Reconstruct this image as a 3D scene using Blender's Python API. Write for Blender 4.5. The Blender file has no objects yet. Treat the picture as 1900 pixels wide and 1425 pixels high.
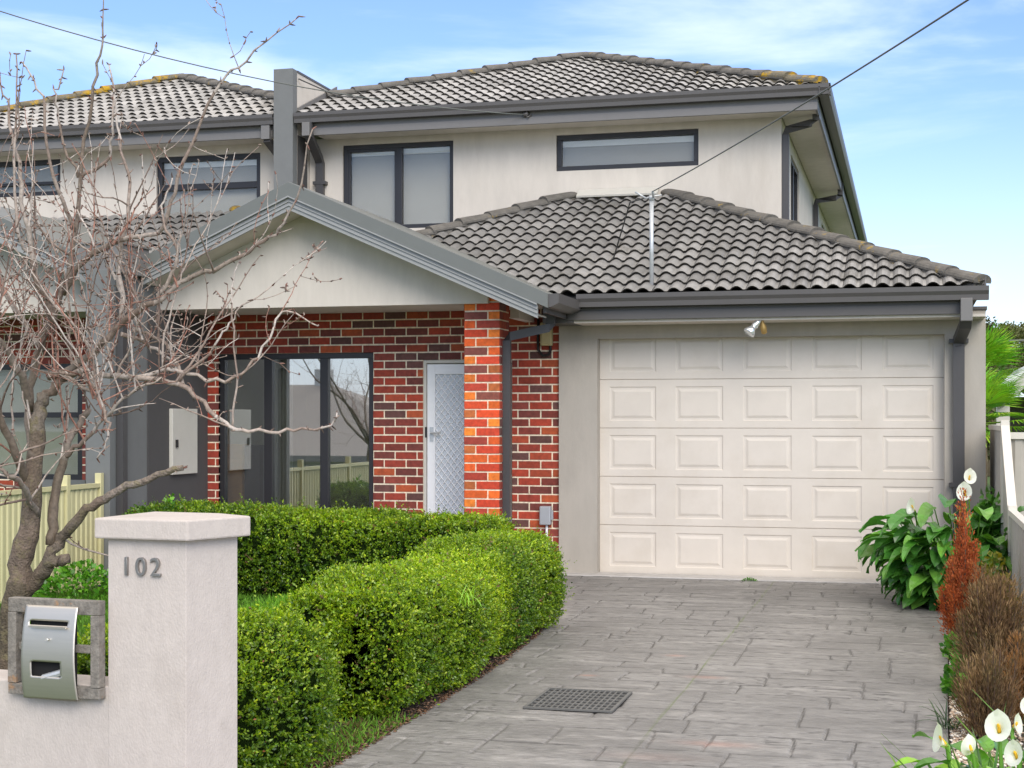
import bpy, bmesh, math, random
import numpy as np
from mathutils import Vector, Matrix
random.seed(7); RNG = np.random.default_rng(7)
R = random.uniform
SC = bpy.context.scene; COL = SC.collection
# ------------------------------------------------------------------ camera model (pixels of the 1900x1425 photo)
F, H0, ZC, YAW = 2800.0, 778.0, 1.57, math.radians(14.75)
CY, SY = math.cos(YAW), math.sin(YAW)
def gx(u, Y): return Y*math.tan(math.atan((u-950)/F)-YAW)
def at(u, v, Y):
    X = gx(u, Y); d = -X*SY+Y*CY
    return Vector((X, Y, ZC-(v-H0)*d/F))
def pt(u, v, d):
    r = (u-950)/F*d
    return Vector((r*CY-d*SY, r*SY+d*CY, ZC-(v-H0)*d/F))
def gnd(u, v): return pt(u, v, ZC*F/(v-H0))
def lin(r, g, b):
    f = lambda c: (c/255/12.92) if c/255 <= .04045 else ((c/255+.055)/1.055)**2.4
    return (f(r), f(g), f(b))
# ------------------------------------------------------------------ materials
def mat(name, base=(.5,.5,.5), rough=.6, metal=0, attr=False, nscale=8, namt=.12, bscale=60, bump=.15, bdist=.004,
        spec=.5, stain=None, stain_scale=1.2, stain_lo=.55, stain_hi=.75, stretch=(1,1,1), trans=0, coat=0, two_scale=None):
    m = bpy.data.materials.new(name); m.use_nodes = True
    n, l = m.node_tree.nodes, m.node_tree.links
    p = n['Principled BSDF']; p.inputs['Roughness'].default_value = rough; p.inputs['Metallic'].default_value = metal
    p.inputs['Specular IOR Level'].default_value = spec
    p.inputs['Coat Weight'].default_value = coat
    tc = n.new('ShaderNodeTexCoord'); mp = n.new('ShaderNodeMapping'); mp.inputs['Scale'].default_value = stretch
    l.new(tc.outputs['Object'], mp.inputs['Vector'])
    if attr:
        a = n.new('ShaderNodeAttribute'); a.attribute_name = 'Col'; src = a.outputs['Color']
    else:
        a = n.new('ShaderNodeRGB'); a.outputs[0].default_value = (*base, 1); src = a.outputs[0]
    if namt:
        nz = n.new('ShaderNodeTexNoise'); nz.inputs['Scale'].default_value = nscale; nz.inputs['Detail'].default_value = 6; nz.inputs['Roughness'].default_value = .65
        l.new(mp.outputs[0], nz.inputs['Vector'])
        mr = n.new('ShaderNodeMapRange'); mr.inputs['From Min'].default_value = .25; mr.inputs['From Max'].default_value = .75
        mr.inputs['To Min'].default_value = 1-namt; mr.inputs['To Max'].default_value = 1+namt
        l.new(nz.outputs['Fac'], mr.inputs['Value'])
        mx = n.new('ShaderNodeVectorMath'); mx.operation = 'SCALE'
        l.new(src, mx.inputs[0]); l.new(mr.outputs[0], mx.inputs['Scale']); src = mx.outputs[0]
    if stain:
        s = n.new('ShaderNodeTexNoise'); s.inputs['Scale'].default_value = stain_scale; s.inputs['Detail'].default_value = 8; s.inputs['Roughness'].default_value = .7
        l.new(mp.outputs[0], s.inputs['Vector'])
        sr = n.new('ShaderNodeMapRange'); sr.inputs['From Min'].default_value = stain_lo; sr.inputs['From Max'].default_value = stain_hi
        l.new(s.outputs['Fac'], sr.inputs['Value'])
        mm = n.new('ShaderNodeMix'); mm.data_type = 'RGBA'
        l.new(sr.outputs[0], mm.inputs[0]); l.new(src, mm.inputs[6]); mm.inputs[7].default_value = (*stain, 1); src = mm.outputs[2]
    l.new(src, p.inputs['Base Color'])
    if bump:
        b = n.new('ShaderNodeTexNoise'); b.inputs['Scale'].default_value = bscale; b.inputs['Detail'].default_value = 5
        l.new(mp.outputs[0], b.inputs['Vector'])
        bp = n.new('ShaderNodeBump'); bp.inputs['Strength'].default_value = bump; bp.inputs['Distance'].default_value = bdist
        l.new(b.outputs['Fac'], bp.inputs['Height']); l.new(bp.outputs[0], p.inputs['Normal'])
    if trans:
        t = n.new('ShaderNodeBsdfTranslucent'); ms = n.new('ShaderNodeMixShader'); ms.inputs[0].default_value = trans
        sc_ = n.new('ShaderNodeVectorMath'); sc_.operation = 'MULTIPLY'; l.new(src, sc_.inputs[0]); sc_.inputs[1].default_value = (1.3, 1.5, .5)
        l.new(sc_.outputs[0], t.inputs['Color'])
        l.new(p.outputs[0], ms.inputs[1]); l.new(t.outputs[0], ms.inputs[2]); l.new(ms.outputs[0], n['Material Output'].inputs['Surface'])
    return m
def glass_mat(name, refl=.35, tint=(.75,.8,.8), f0=.12):
    m = bpy.data.materials.new(name); m.use_nodes = True
    n, l = m.node_tree.nodes, m.node_tree.links; n.remove(n['Principled BSDF'])
    tr = n.new('ShaderNodeBsdfTransparent'); tr.inputs[0].default_value = (*tint, 1)
    gl = n.new('ShaderNodeBsdfGlossy'); gl.inputs['Roughness'].default_value = .01; gl.inputs[0].default_value = (.95,.97,1,1)
    lw = n.new('ShaderNodeLayerWeight'); lw.inputs[0].default_value = refl
    mr = n.new('ShaderNodeMapRange'); mr.inputs['To Min'].default_value = f0; l.new(lw.outputs['Fresnel'], mr.inputs['Value'])
    ms = n.new('ShaderNodeMixShader'); l.new(mr.outputs[0], ms.inputs[0]); l.new(tr.outputs[0], ms.inputs[1]); l.new(gl.outputs[0], ms.inputs[2])
    l.new(ms.outputs[0], n['Material Output'].inputs['Surface']); return m
M = {}
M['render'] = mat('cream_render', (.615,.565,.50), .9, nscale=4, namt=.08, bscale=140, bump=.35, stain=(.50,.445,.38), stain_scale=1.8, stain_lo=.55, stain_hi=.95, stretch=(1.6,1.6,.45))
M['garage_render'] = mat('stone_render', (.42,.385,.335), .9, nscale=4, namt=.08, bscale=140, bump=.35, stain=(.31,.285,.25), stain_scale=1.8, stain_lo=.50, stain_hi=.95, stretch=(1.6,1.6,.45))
M['gatewall'] = mat('bagged_render', (.55,.495,.455), .92, nscale=26, namt=.07, bscale=130, bump=.6, bdist=.004, stain=(.42,.37,.33), stain_scale=3.0, stain_lo=.50, stain_hi=.85, stretch=(1,1,.55))
M['dgrey'] = mat('charcoal_render', (.075,.072,.072), .8, namt=.05, bscale=120, bump=.2)
M['mgrey'] = mat('grey_render', (.165,.172,.172), .8, namt=.05, bscale=120, bump=.2)
M['metal'] = mat('painted_metal', (.090,.084,.080), .42, namt=.04, bump=.03, spec=.5)
M['metal_l'] = mat('painted_metal_light', (.175,.168,.163), .45, namt=.04, bump=.03)
M['barge'] = mat('barge_metal', (.150,.158,.148), .4, namt=.04, bump=.02)
M['barge_l'] = mat('barge_metal_light', (.30,.305,.30), .4, namt=.04, bump=.02)
M['pipe'] = mat('pipe_metal', (.062,.059,.060), .45, namt=.05, bump=.02)
M['frame'] = mat('window_frame', (.022,.021,.024), .4, namt=0, bump=0)
M['door'] = mat('garage_door', (.66,.60,.525), .5, namt=.05, nscale=2.5, bscale=160, bump=.15, bdist=.002, stain=(.57,.505,.42), stain_scale=1.5, stain_lo=.5, stain_hi=.9)
M['brick'] = mat('brick', attr=True, rough=.75, nscale=22, namt=.34, bscale=120, bump=.5, bdist=.003)
M['tile'] = mat('roof_tile', attr=True, rough=.38, nscale=14, namt=.2, bscale=90, bump=.3, spec=.6, stain=(.085,.078,.06), stain_scale=2.6, stain_lo=.55, stain_hi=.80)
M['cap'] = mat('ridge_cap', (.13,.12,.105), .8, nscale=9, namt=.35, bscale=40, bump=.8, bdist=.012, stain=(.36,.23,.02), stain_scale=5, stain_lo=.60, stain_hi=.70)
M['capm'] = mat('ridge_cap_mossy', (.15,.13,.09), .85, nscale=9, namt=.35, bscale=40, bump=.9, bdist=.014, stain=(.45,.27,.01), stain_scale=6, stain_lo=.50, stain_hi=.60)
M['white'] = mat('white_paint', (.84,.85,.86), .45, namt=.02, bump=0)
M['offwhite'] = mat('offwhite', (.58,.56,.50), .6, namt=.04, bump=0)
M['screen'] = mat('door_screen', (.58,.62,.66), .6, namt=.03, bump=0)
M['beige'] = mat('beige_plastic', (.50,.42,.22), .5, namt=.08, bump=0)
M['greyplastic'] = mat('grey_plastic', (.36,.38,.41), .5, namt=.04, bump=0)
M['black'] = mat('black_rubber', (.015,.013,.013), .5, namt=0, bump=0)
M['void'] = mat('dark_interior', (.012,.012,.012), .9, namt=0, bump=0)
M['galv'] = mat('galvanised', (.55,.57,.58), .45, metal=.5, nscale=30, namt=.12, bump=0)
M['steel'] = mat('stainless', (.66,.62,.56), .5, metal=1, nscale=3, namt=.05, bscale=40, bump=.10, stretch=(1,1,30), bdist=.001)
M['digit'] = mat('digit_metal', (.34,.33,.32), .35, metal=.8, namt=.05, bump=0)
M['blind'] = mat('roller_blind', (.38,.365,.335), .8, namt=.02, bump=0)
M['blindg'] = mat('green_grey_blind', (.30,.32,.28), .8, namt=.02, bump=0)
M['glass_up'] = glass_mat('glass_upper', .08, (.95,.95,.93), .04)
M['glass_lo'] = glass_mat('glass_lower', .35, (.92,.94,.92), .33)
M['room'] = mat('room_wall', (.82,.80,.68), .9, namt=.02, bump=0)
M['wood'] = mat('timber_cabinet', (.60,.33,.12), .5, nscale=6, namt=.2, stretch=(1,1,6), bump=0)
M['oldwood'] = mat('weathered_timber', (.22,.20,.175), .9, nscale=30, namt=.45, bscale=90, bump=.9, bdist=.006, stain=(.36,.21,.11), stain_scale=11, stain_lo=.58, stain_hi=.68)
M['yfence'] = mat('cream_steel', (.60,.56,.32), .5, namt=.05, bump=0)
M['bfence'] = mat('beige_steel', (.44,.41,.36), .5, namt=.05, bump=0)
M['bfence_l'] = mat('beige_steel_cap', (.66,.62,.55), .45, namt=.03, bump=0)
M['conc'] = mat('stamped_concrete', attr=True, rough=.48, nscale=7, namt=.28, bscale=20, bump=.9, bdist=.016, stretch=(1,2.4,1), stain=(.155,.150,.144), stain_scale=1.1, stain_lo=.45, stain_hi=.78)
M['plainconc'] = mat('pale_concrete', (.48,.46,.44), .8, namt=.15, bump=.3)
M['iron'] = mat('cast_grate', (.13,.13,.125), .6, namt=.2, bump=.1)
M['soil'] = mat('soil', (.045,.032,.022), .95, nscale=30, namt=.5, bscale=60, bump=1, bdist=.03)
M['asphalt'] = mat('asphalt', (.05,.05,.05), .9, nscale=40, namt=.2)
M['gravel'] = mat('gravel', attr=True, rough=.8, namt=.15, nscale=60, bump=0)
M['leaf'] = mat('hedge_leaf', attr=True, rough=.36, namt=0, bump=0, trans=.22, spec=.5)
M['leafm'] = mat('matt_leaf', attr=True, rough=.7, namt=0, bump=0, trans=.2, spec=.3)
M['lily'] = mat('lily_leaf', attr=True, rough=.32, namt=.15, nscale=20, bump=0, trans=.15, spec=.6)
M['petal'] = mat('petal', attr=True, rough=.5, namt=0, bump=0, trans=.25)
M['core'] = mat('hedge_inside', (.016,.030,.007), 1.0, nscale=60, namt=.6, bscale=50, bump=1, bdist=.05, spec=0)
M['bark'] = mat('tree_bark', attr=True, rough=.85, nscale=38, namt=.5, bscale=90, bump=1, bdist=.014, stain=(.20,.17,.09), stain_scale=16, stain_lo=.52, stain_hi=.66)
M['twig'] = mat('tree_twig', attr=True, rough=.7, nscale=55, namt=.5, bump=0)
M['cable'] = mat('cable_black', (.06,.06,.06), .6, namt=0, bump=0)
M['wire_l'] = mat('cable_grey', (.13,.14,.13), .6, namt=0, bump=0)
M['lampglass'] = mat('lamp_glass', (.75,.78,.78), .15, metal=.7, namt=0, bump=0)
M['brass'] = mat('brass', (.50,.33,.12), .4, metal=.6, namt=.1, bump=0)
M['farwall'] = mat('weatherboard', (.47,.46,.42), .8, namt=.05, bump=0)
M['farroof'] = mat('far_roof', (.36,.33,.31), .8, nscale=20, namt=.1, bump=0)
# ------------------------------------------------------------------ mesh builder
class MB:
    def __init__(s): s.v = []; s.f = []; s.c = []; s.cur = (.5,.5,.5)
    def face(s, pts, col=None):
        i = len(s.v); s.v += [tuple(p) for p in pts]; s.f.append(tuple(range(i, i+len(pts)))); s.c.append(col or s.cur)
    def box(s, x0, x1, y0, y1, z0, z1, col=None, T=None):
        P = [(x,y,z) for z in (z0,z1) for y in (y0,y1) for x in (x0,x1)]
        if T: P = [tuple(T(Vector(p))) for p in P]
        i = len(s.v); s.v += P
        for q in ((0,2,3,1),(4,5,7,6),(0,1,5,4),(2,6,7,3),(0,4,6,2),(1,3,7,5)):
            s.f.append(tuple(i+k for k in q)); s.c.append(col or s.cur)
    def prism(s, poly, a, b, axis='y', col=None):
        n = len(poly)
        def P(p, t): return (p[0], t, p[1]) if axis == 'y' else ((t, p[0], p[1]) if axis == 'x' else (p[0], p[1], t))
        i = len(s.v); s.v += [P(p, a) for p in poly]+[P(p, b) for p in poly]
        s.f.append(tuple(i+k for k in range(n))); s.f.append(tuple(i+n+k for k in reversed(range(n)))); s.c += [col or s.cur]*2
        for k in range(n):
            j = (k+1) % n; s.f.append((i+k, i+n+k, i+n+j, i+j)); s.c.append(col or s.cur)
    def tube(s, pts, rad, n=8, col=None, cap=True):
        pts = [Vector(p) for p in pts]
        if not isinstance(rad, (list, tuple)): rad = [rad]*len(pts)
        N = len(pts); i0 = len(s.v); up = None
        for k in range(N):
            t = (pts[min(k+1, N-1)]-pts[max(k-1, 0)])
            t = t.normalized() if t.length > 1e-9 else Vector((0,0,1))
            if up is None: up = Vector((0,0,1)) if abs(t.z) < .9 else Vector((1,0,0))
            a = t.cross(up); a = a.normalized() if a.length > 1e-6 else Vector((1,0,0)); b = a.cross(t); up = b
            for j in range(n):
                th = 2*math.pi*j/n; q = pts[k]+(a*math.cos(th)+b*math.sin(th))*rad[k]; s.v.append((q.x,q.y,q.z))
        for k in range(N-1):
            cc = col[k] if isinstance(col, list) else (col or s.cur)
            for j in range(n):
                s.f.append((i0+k*n+j, i0+k*n+(j+1)%n, i0+(k+1)*n+(j+1)%n, i0+(k+1)*n+j)); s.c.append(cc)
        if cap:
            cc = col[-1] if isinstance(col, list) else (col or s.cur)
            s.f.append(tuple(i0+j for j in reversed(range(n)))); s.f.append(tuple(i0+(N-1)*n+j for j in range(n))); s.c += [cc]*2
    def build(s, name, m, parent=None, bevel=0, smooth=False, cut=None, org=None):
        me = bpy.data.meshes.new(name); me.from_pydata(s.v, [], s.f); me.update()
        a = me.attributes.new('Col', 'FLOAT_COLOR', 'FACE')
        a.data.foreach_set('color', np.array([(*c[:3], 1) for c in s.c], dtype=np.float32).ravel())
        if cut:
            bm = bmesh.new(); bm.from_mesh(me)
            for co, no in cut:
                bmesh.ops.bisect_plane(bm, geom=bm.verts[:]+bm.edges[:]+bm.faces[:], plane_co=co, plane_no=no, clear_outer=True)
            bm.to_mesh(me); bm.free()
        me.materials.append(m)
        if smooth: me.polygons.foreach_set('use_smooth', [True]*len(me.polygons))
        o = bpy.data.objects.new(name, me); COL.objects.link(o)
        if bevel:
            b = o.modifiers.new('Bevel', 'BEVEL'); b.width = bevel; b.segments = 2; b.limit_method = 'ANGLE'; b.angle_limit = .6; b.harden_normals = False
        if parent is not None:
            o.parent = parent; o.matrix_parent_inverse = Matrix.Translation(parent_world(parent)).inverted()
        return o
def parent_world(p):          # parts keep world coordinates in their meshes, so only a thing itself has an offset
    return Vector(p.location) if p.parent is None else Vector((0,0,0))
def tag(o, label=None, cat=None, group=None, kind=None):
    if label: o['label'] = label
    if cat: o['category'] = cat
    if group: o['group'] = group
    if kind: o['kind'] = kind
    return o
def thing(name, loc, label, cat, group=None):
    o = bpy.data.objects.new(name, None); COL.objects.link(o); o.location = loc; o.empty_display_size = .2
    return tag(o, label, cat, group)
def np_mesh(name, V, Fq, C, m, parent=None, smooth=False):
    me = bpy.data.meshes.new(name); nv, nf, k = len(V), len(Fq), Fq.shape[1]
    me.vertices.add(nv); me.vertices.foreach_set('co', V.astype(np.float32).ravel())
    me.loops.add(nf*k); me.loops.foreach_set('vertex_index', Fq.astype(np.int32).ravel())
    me.polygons.add(nf); me.polygons.foreach_set('loop_start', (np.arange(nf)*k).astype(np.int32))
    me.update(calc_edges=True)
    a = me.attributes.new('Col', 'FLOAT_COLOR', 'FACE')
    a.data.foreach_set('color', np.concatenate([C, np.ones((nf,1))], 1).astype(np.float32).ravel())
    me.materials.append(m)
    if smooth: me.polygons.foreach_set('use_smooth', np.ones(nf, dtype=bool))
    o = bpy.data.objects.new(name, me); COL.objects.link(o)
    if parent is not None:
        o.parent = parent; o.matrix_parent_inverse = Matrix.Translation(parent_world(parent)).inverted()
    return o
def leaf_arrays(P, D, L, W, fold=.25):
    """rhombic folded leaves: P base, D unit direction, L length, W width"""
    n = len(P); rv = RNG.normal(size=(n,3)); S = np.cross(D, rv); S /= np.linalg.norm(S, axis=1, keepdims=True)+1e-9
    Nn = np.cross(S, D); L = np.broadcast_to(L, n)[:,None]; W = np.broadcast_to(W, n)[:,None]
    mid = P+D*L*.5
    V = np.stack([P, mid+S*W*.5+Nn*W*fold, P+D*L, mid-S*W*.5+Nn*W*fold], 1).reshape(-1,3)
    return V, np.arange(4*n).reshape(-1,4)
def pnoise(P, sc=1.0, seed=0):
    r = np.random.default_rng(seed); out = np.zeros(len(P)); amp = 1
    for o in range(4):
        for k in range(3):
            w = r.normal(size=3)*sc*(1.9**o); out += amp*np.sin(P@w+r.uniform(0,6.28))/3
        amp *= .6
    return out
# ------------------------------------------------------------------ ground, driveway
def sheet(name, m, x0, x1, y0, y1, z, nx=2, ny=2, hf=None, kind='structure'):
    mb = MB(); xs = np.linspace(x0,x1,nx); ys = np.linspace(y0,y1,ny)
    mb.v = [(x,y,(hf(x,y) if hf else z)) for y in ys for x in xs]
    for j in range(ny-1):
        for i in range(nx-1): mb.f.append((j*nx+i, j*nx+i+1, (j+1)*nx+i+1, (j+1)*nx+i)); mb.c.append((.1,.1,.1))
    return tag(mb.build(name, m), kind=kind)
def gh(x, y):
    return 0 if y > 2 else (-2.55*min(1, (2-y)/24.0))
M['turf'] = mat('ground_turf', (.06,.11,.015), .95, nscale=6, namt=.4, bscale=60, bump=1, bdist=.02)
g = sheet('ground', M['turf'], -400, 400, -420, 500, 0, 3, 231, lambda x, y: gh(x, y)-.02)
rd = sheet('road', M['asphalt'], -60, 60, -14, -3.0, 0, 2, 23, lambda x, y: gh(x, y)+.0)
sheet('footpath', M['plainconc'], -60, 60, .2, 1.7, .004)
DL = [(-3.2,1.7),(-2.9,3.5),(-2.62,5.2),(-2.50,6.4),(-2.50,7.6),(-2.52,9.2),(-2.60,10.6),(-2.82,12.2),(-3.1,13.6),(-3.28,14.2),(-3.36,14.9)]
DR = [(.3,1.7),(.22,4.0),(.16,6.5),(.20,8.5),(.25,10.5),(.36,12.2),(.55,14.9)]
def lerp_t(T, y):
    for a, b in zip(T, T[1:]):
        if y <= b[1]:
            t = max(0,(y-a[1])/(b[1]-a[1])); return a[0]+(b[0]-a[0])*t
    return T[-1][0]
def vnoise(X, Y, sx, sy, seed):
    G = np.random.default_rng(seed).random((256,256)); x, y = X/sx+50, Y/sy+7; i, j = np.floor(x).astype(int), np.floor(y).astype(int); fx, fy = x-i, y-j
    fx, fy = fx*fx*(3-2*fx), fy*fy*(3-2*fy); g = lambda a,b: G[a%256,b%256]
    return (g(i,j)*(1-fx)+g(i+1,j)*fx)*(1-fy)+(g(i,j+1)*(1-fx)+g(i+1,j+1)*fx)*fy
def driveway():
    y0, y1, NY, NX = 1.7, 14.72, 900, 250
    # random ashlar pattern
    rr = random.Random(3); rows = []; y = y0
    while y < y1:
        h = rr.choice([.18,.22,.26,.30,.34,.40]); js = []; x = -4+rr.uniform(0,.4); old = rows[-1][2] if rows else []
        while x < 2:
            j_ = (x, rr.uniform(-.025,.025))
            for q_ in old:
                if abs(q_[0]-x) < .10 and rr.random() < .55: j_ = q_
            js.append(j_); x = j_[0]+rr.choice([.28,.40,.48,.58,.70,.85])
        rows.append((y, h, js, [rr.uniform(.86,1.12) for _ in range(len(js)+1)])); y += h
    xs = np.linspace(0,1,NX); ys = np.linspace(y0,y1,NY)
    V = np.zeros((NY,NX,3)); Cc = np.zeros((NY,NX,3))
    starts = [r[0] for r in rows]
    import bisect
    for j, yy in enumerate(ys):
        a, b = lerp_t(DL, yy), lerp_t(DR, yy)
        # smooth
        X = a+(b-a)*xs
        wob = .010*np.sin(X*2.3+1)+.004*np.sin(X*7.3+yy)+.003*np.sin(X*31+yy*9)
        Yw = yy+wob
        k = max(0, bisect.bisect_right(starts, yy)-1)
        idx = np.clip(np.searchsorted(starts, Yw, side='right')-1, 0, len(rows)-1)
        dist = np.full(NX, 9.0); tone = np.ones(NX); hz = np.full(NX, 9.0)
        for kk in set(idx.tolist()):
            r0, h, js, tn = rows[kk]; m = idx == kk
            dy = np.minimum(Yw[m]-r0, r0+h-Yw[m]); jx = np.array([q[0] for q in js]); sl = np.array([q[1] for q in js])
            Xs = X[m]+.0025*np.sin(yy*17); c = np.searchsorted(jx, Xs)
            full = np.abs(Xs[:,None]-(jx[None,:]+sl[None,:]*((Yw[m]-r0)/h-.5)[:,None]))
            dist[m] = full.min(1); hz[m] = dy; tone[m] = np.array(tn)[np.clip(c, 0, len(tn)-1)]
        edge = np.minimum(X-a, b-X)
        fade = np.clip((edge-.10)/.04, 0, 1)
        st = .5+.5*np.sin(X*1.7+yy*2.3)*np.sin(X*.9-yy*1.1+2)
        gv = np.clip(1.3-dist/.009, 0, 1)*fade*(.70+.30*st); gh_ = np.clip(1.2-hz/.007, 0, 1)*fade*(.40+.35*(1-st))
        gr = np.maximum(gv, gh_)
        V[j,:,0] = X; V[j,:,1] = yy
        und = .004*np.sin(X*5+yy*3)*np.sin(yy*7.1)
        V[j,:,2] = .012-.011*gr+.35*und*fade
        base = np.array([.235,.228,.220])[None,:]*(1+(tone-1)*fade*.7)[:,None]
        bl = np.clip((edge-.10)/.05,0,1)[:,None]
        base = base*bl+np.array([.26,.25,.24])*(1-bl)
        dm = np.exp(-((yy-13.9)/.75)**2)*np.clip(.75+.5*np.sin(X*2.1+1)*np.sin(X*.8+yy),0,1)+.55*np.exp(-((X+1.1)/.30)**2)*np.exp(-((yy-13)/1.6)**2)+.35*np.exp(-((X+2.1)/.35)**2-((yy-10.2)/1.0)**2)+.3*np.exp(-((X+.35)/.3)**2-((yy-10.5)/2.4)**2)
        base = base*(1-.36*np.clip(dm,0,1))[:,None]
        Cc[j] = base*(1-gr[:,None]*.80)
        # control joint with moss
        jd = np.abs(X-(-1.26+.004*np.sin(yy*3))); g2 = np.clip(1-jd/.012,0,1)
        ms = (np.sin(yy*6)+np.sin(yy*2.3+1) > -.6)
        Cc[j] = Cc[j]*(1-g2[:,None]*.7)+np.array([.085,.12,.025])*(g2*.9*(1 if ms else .4))[:,None]
    XX, YY = V[...,0], V[...,1]; warp = .10*vnoise(XX,YY,.30,.20,1)
    rid = sum(a_*(1-np.abs(2*vnoise(XX, YY+warp, sx, sy, sd)-1)) for a_, sx, sy, sd in ((.5,.26,.060,2),(.3,.13,.032,3),(.2,.07,.018,4)))
    blot = .6*vnoise(XX,YY,.55,.30,5)+.4*vnoise(XX,YY,.16,.09,6); fine = vnoise(XX,YY,.035,.02,7)
    crk = np.clip((rid-.80)/.12,0,1)*np.clip((blot-.35)/.3,0,1)
    V[...,2] += (.006*(blot-.5)-.006*crk+.0015*(fine-.5))
    Cc *= (1+.42*(blot-.5)+.22*(fine-.5)-.50*crk)[...,None]
    hi = np.clip((vnoise(XX,YY,.30,.07,8)*.6+vnoise(XX,YY,.08,.03,9)*.4-.60)/.2,0,1)
    Cc = Cc*(1-.30*hi[...,None])+np.array([.46,.44,.42])*.30*hi[...,None]
    # odd reddish scuffs where bricks were dragged
    for (px, py, rx, ry, c) in [(-1.2,9.1,.10,.05,.5),(-1.9,9.0,.05,.03,.5),(-.9,7.25,.16,.06,.35),(-1.7,6.3,.14,.06,.45),(-1.15,6.9,.2,.08,.2),(-1.5,9.9,.06,.04,.4)]:
        m = np.exp(-(((V[...,0]-px)/rx)**2+((V[...,1]-py)/ry)**2))*c
        Cc = Cc*(1-m[...,None])+np.array([.50,.25,.19])*m[...,None]
    idx = np.arange(NY*NX).reshape(NY,NX)
    Fq = np.stack([idx[:-1,:-1],idx[:-1,1:],idx[1:,1:],idx[1:,:-1]],-1).reshape(-1,4)
    o = np_mesh('driveway', V.reshape(-1,3), Fq, Cc[:-1,:-1].reshape(-1,3), M['conc'], smooth=True)
    tag(o, kind='structure')
driveway()
ap = MB(); ap.box(-3.42,.62,14.70,15.02,-.05,.022)
tag(ap.build('garage_apron', M['plainconc'], bevel=.006), kind='structure')
ps = MB(); ps.box(-7.34,-3.44,13.5,14.93,-.05,.05); tag(ps.build('porch_floor', M['plainconc'], bevel=.01), kind='structure')
def strip_soil(name, left, right, ys, z=.0):
    mb = MB()
    for a, b in zip(ys, ys[1:]):
        mb.face([(left(a),a,z),(right(a),a,z),(right(b),b,z),(left(b),b,z)])
    return mb.build(name, M['soil'])
YS = [1.8+.5*k for k in range(27)]
tag(strip_soil('garden_bed', lambda y: lerp_t(DR,y)-.02, lambda y: .80, YS, .002), kind='structure')
tag(strip_soil('hedge_bed', lambda y: -3.45, lambda y: lerp_t(DL,y)+.02, [4.6+.4*k for k in range(25)], .003), kind='structure')
# ------------------------------------------------------------------ the townhouse
YG, YB, YP, YU = 14.90, 14.95, 13.96, 17.85      # garage wall, brick wall, porch pillar, upper wall
house = thing('townhouse', (-3.2, 16, 0), 'two storey cream rendered townhouse with tiled roof, brick porch and single garage', 'house')
nb = thing('townhouse', (-11, 16, 0), 'attached cream and brick townhouse left of the grey party wall, behind the bare tree', 'house')
def wall_holes(mb, x0, x1, z0, z1, y0, y1, holes, axis='y'):
    xs = sorted(set([x0,x1]+[h[k] for h in holes for k in (0,1)])); zs = sorted(set([z0,z1]+[h[k] for h in holes for k in (2,3)]))
    xs = [x for x in xs if x0 <= x <= x1]; zs = [z for z in zs if z0 <= z <= z1]
    for a, b in zip(xs, xs[1:]):
        for c, d in zip(zs, zs[1:]):
            mx, mz = (a+b)/2, (c+d)/2
            if any(h[0] < mx < h[1] and h[2] < mz < h[3] for h in holes): continue
            if axis == 'y': mb.box(a,b,y0,y1,c,d)
            else: mb.box(y0,y1,a,b,c,d)
# bricks as real boxes
BR = [(.31,.045,.022),(.36,.045,.020),(.27,.038,.021),(.20,.035,.024),(.34,.055,.022),(.15,.035,.027),(.12,.05,.042),(.38,.072,.022),(.29,.04,.022),(.23,.045,.03)]
BRL = [(.62,.070,.018),(.70,.085,.016),(.58,.055,.018),(.72,.12,.018),(.60,.06,.022),(.26,.075,.05),(.42,.05,.025),(.66,.07,.016),(.36,.05,.03),(.22,.06,.045)]  # more orange pillar bricks, also brightened for the light the front catches
MORT = (.84,.74,.56)
def brick_face(mb, o, ux, nrm, width, z0, z1, holes=(), pal=BR, bl=.226, phase=0, seed=1, alt=None):
    rr = random.Random(seed); o = Vector(o); ux = Vector(ux); nrm = Vector(nrm); z = z0; row = 0
    while z < z1-.02:
        h = min(.0715, z1-z); x = -(.12 if (row % 2) else 0)-phase
        while x < width:
            a, b = max(x,0), min(x+bl, width); x += bl+.015
            segs = [(a,b)]
            for hx0,hx1,hz0,hz1 in holes:
                if z+h > hz0+.01 and z < hz1-.01:
                    ns = []
                    for p, q in segs:
                        if q <= hx0 or p >= hx1: ns.append((p,q)); continue
                        if p < hx0-.02: ns.append((p,hx0))
                        if q > hx1+.02: ns.append((hx1,q))
                    segs = ns
            for p, q in segs:
                if q-p < .02: continue
                c = rr.choice(pal)
                if alt and (q-p) < .15: c = rr.choice(alt)
                k = rr.uniform(.85,1.15); c = tuple(v*k for v in c)
                d0, d1 = -.05, rr.uniform(.004,.007)
                w = rr.uniform(-.0015,.0015)
                P = []
                for dz in (z+w, z+h+w):
                    for dn in (d0, d1):
                        for dx in (p, q):
                            P.append(tuple(o+ux*dx+nrm*dn+Vector((0,0,dz))))
                i = len(mb.v); mb.v += P
                for qd in ((0,2,3,1),(4,5,7,6),(0,1,5,4),(2,6,7,3),(0,4,6,2),(1,3,7,5)):
                    mb.f.append(tuple(i+t for t in qd)); mb.c.append(c)
        z += .086; row += 1
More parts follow.
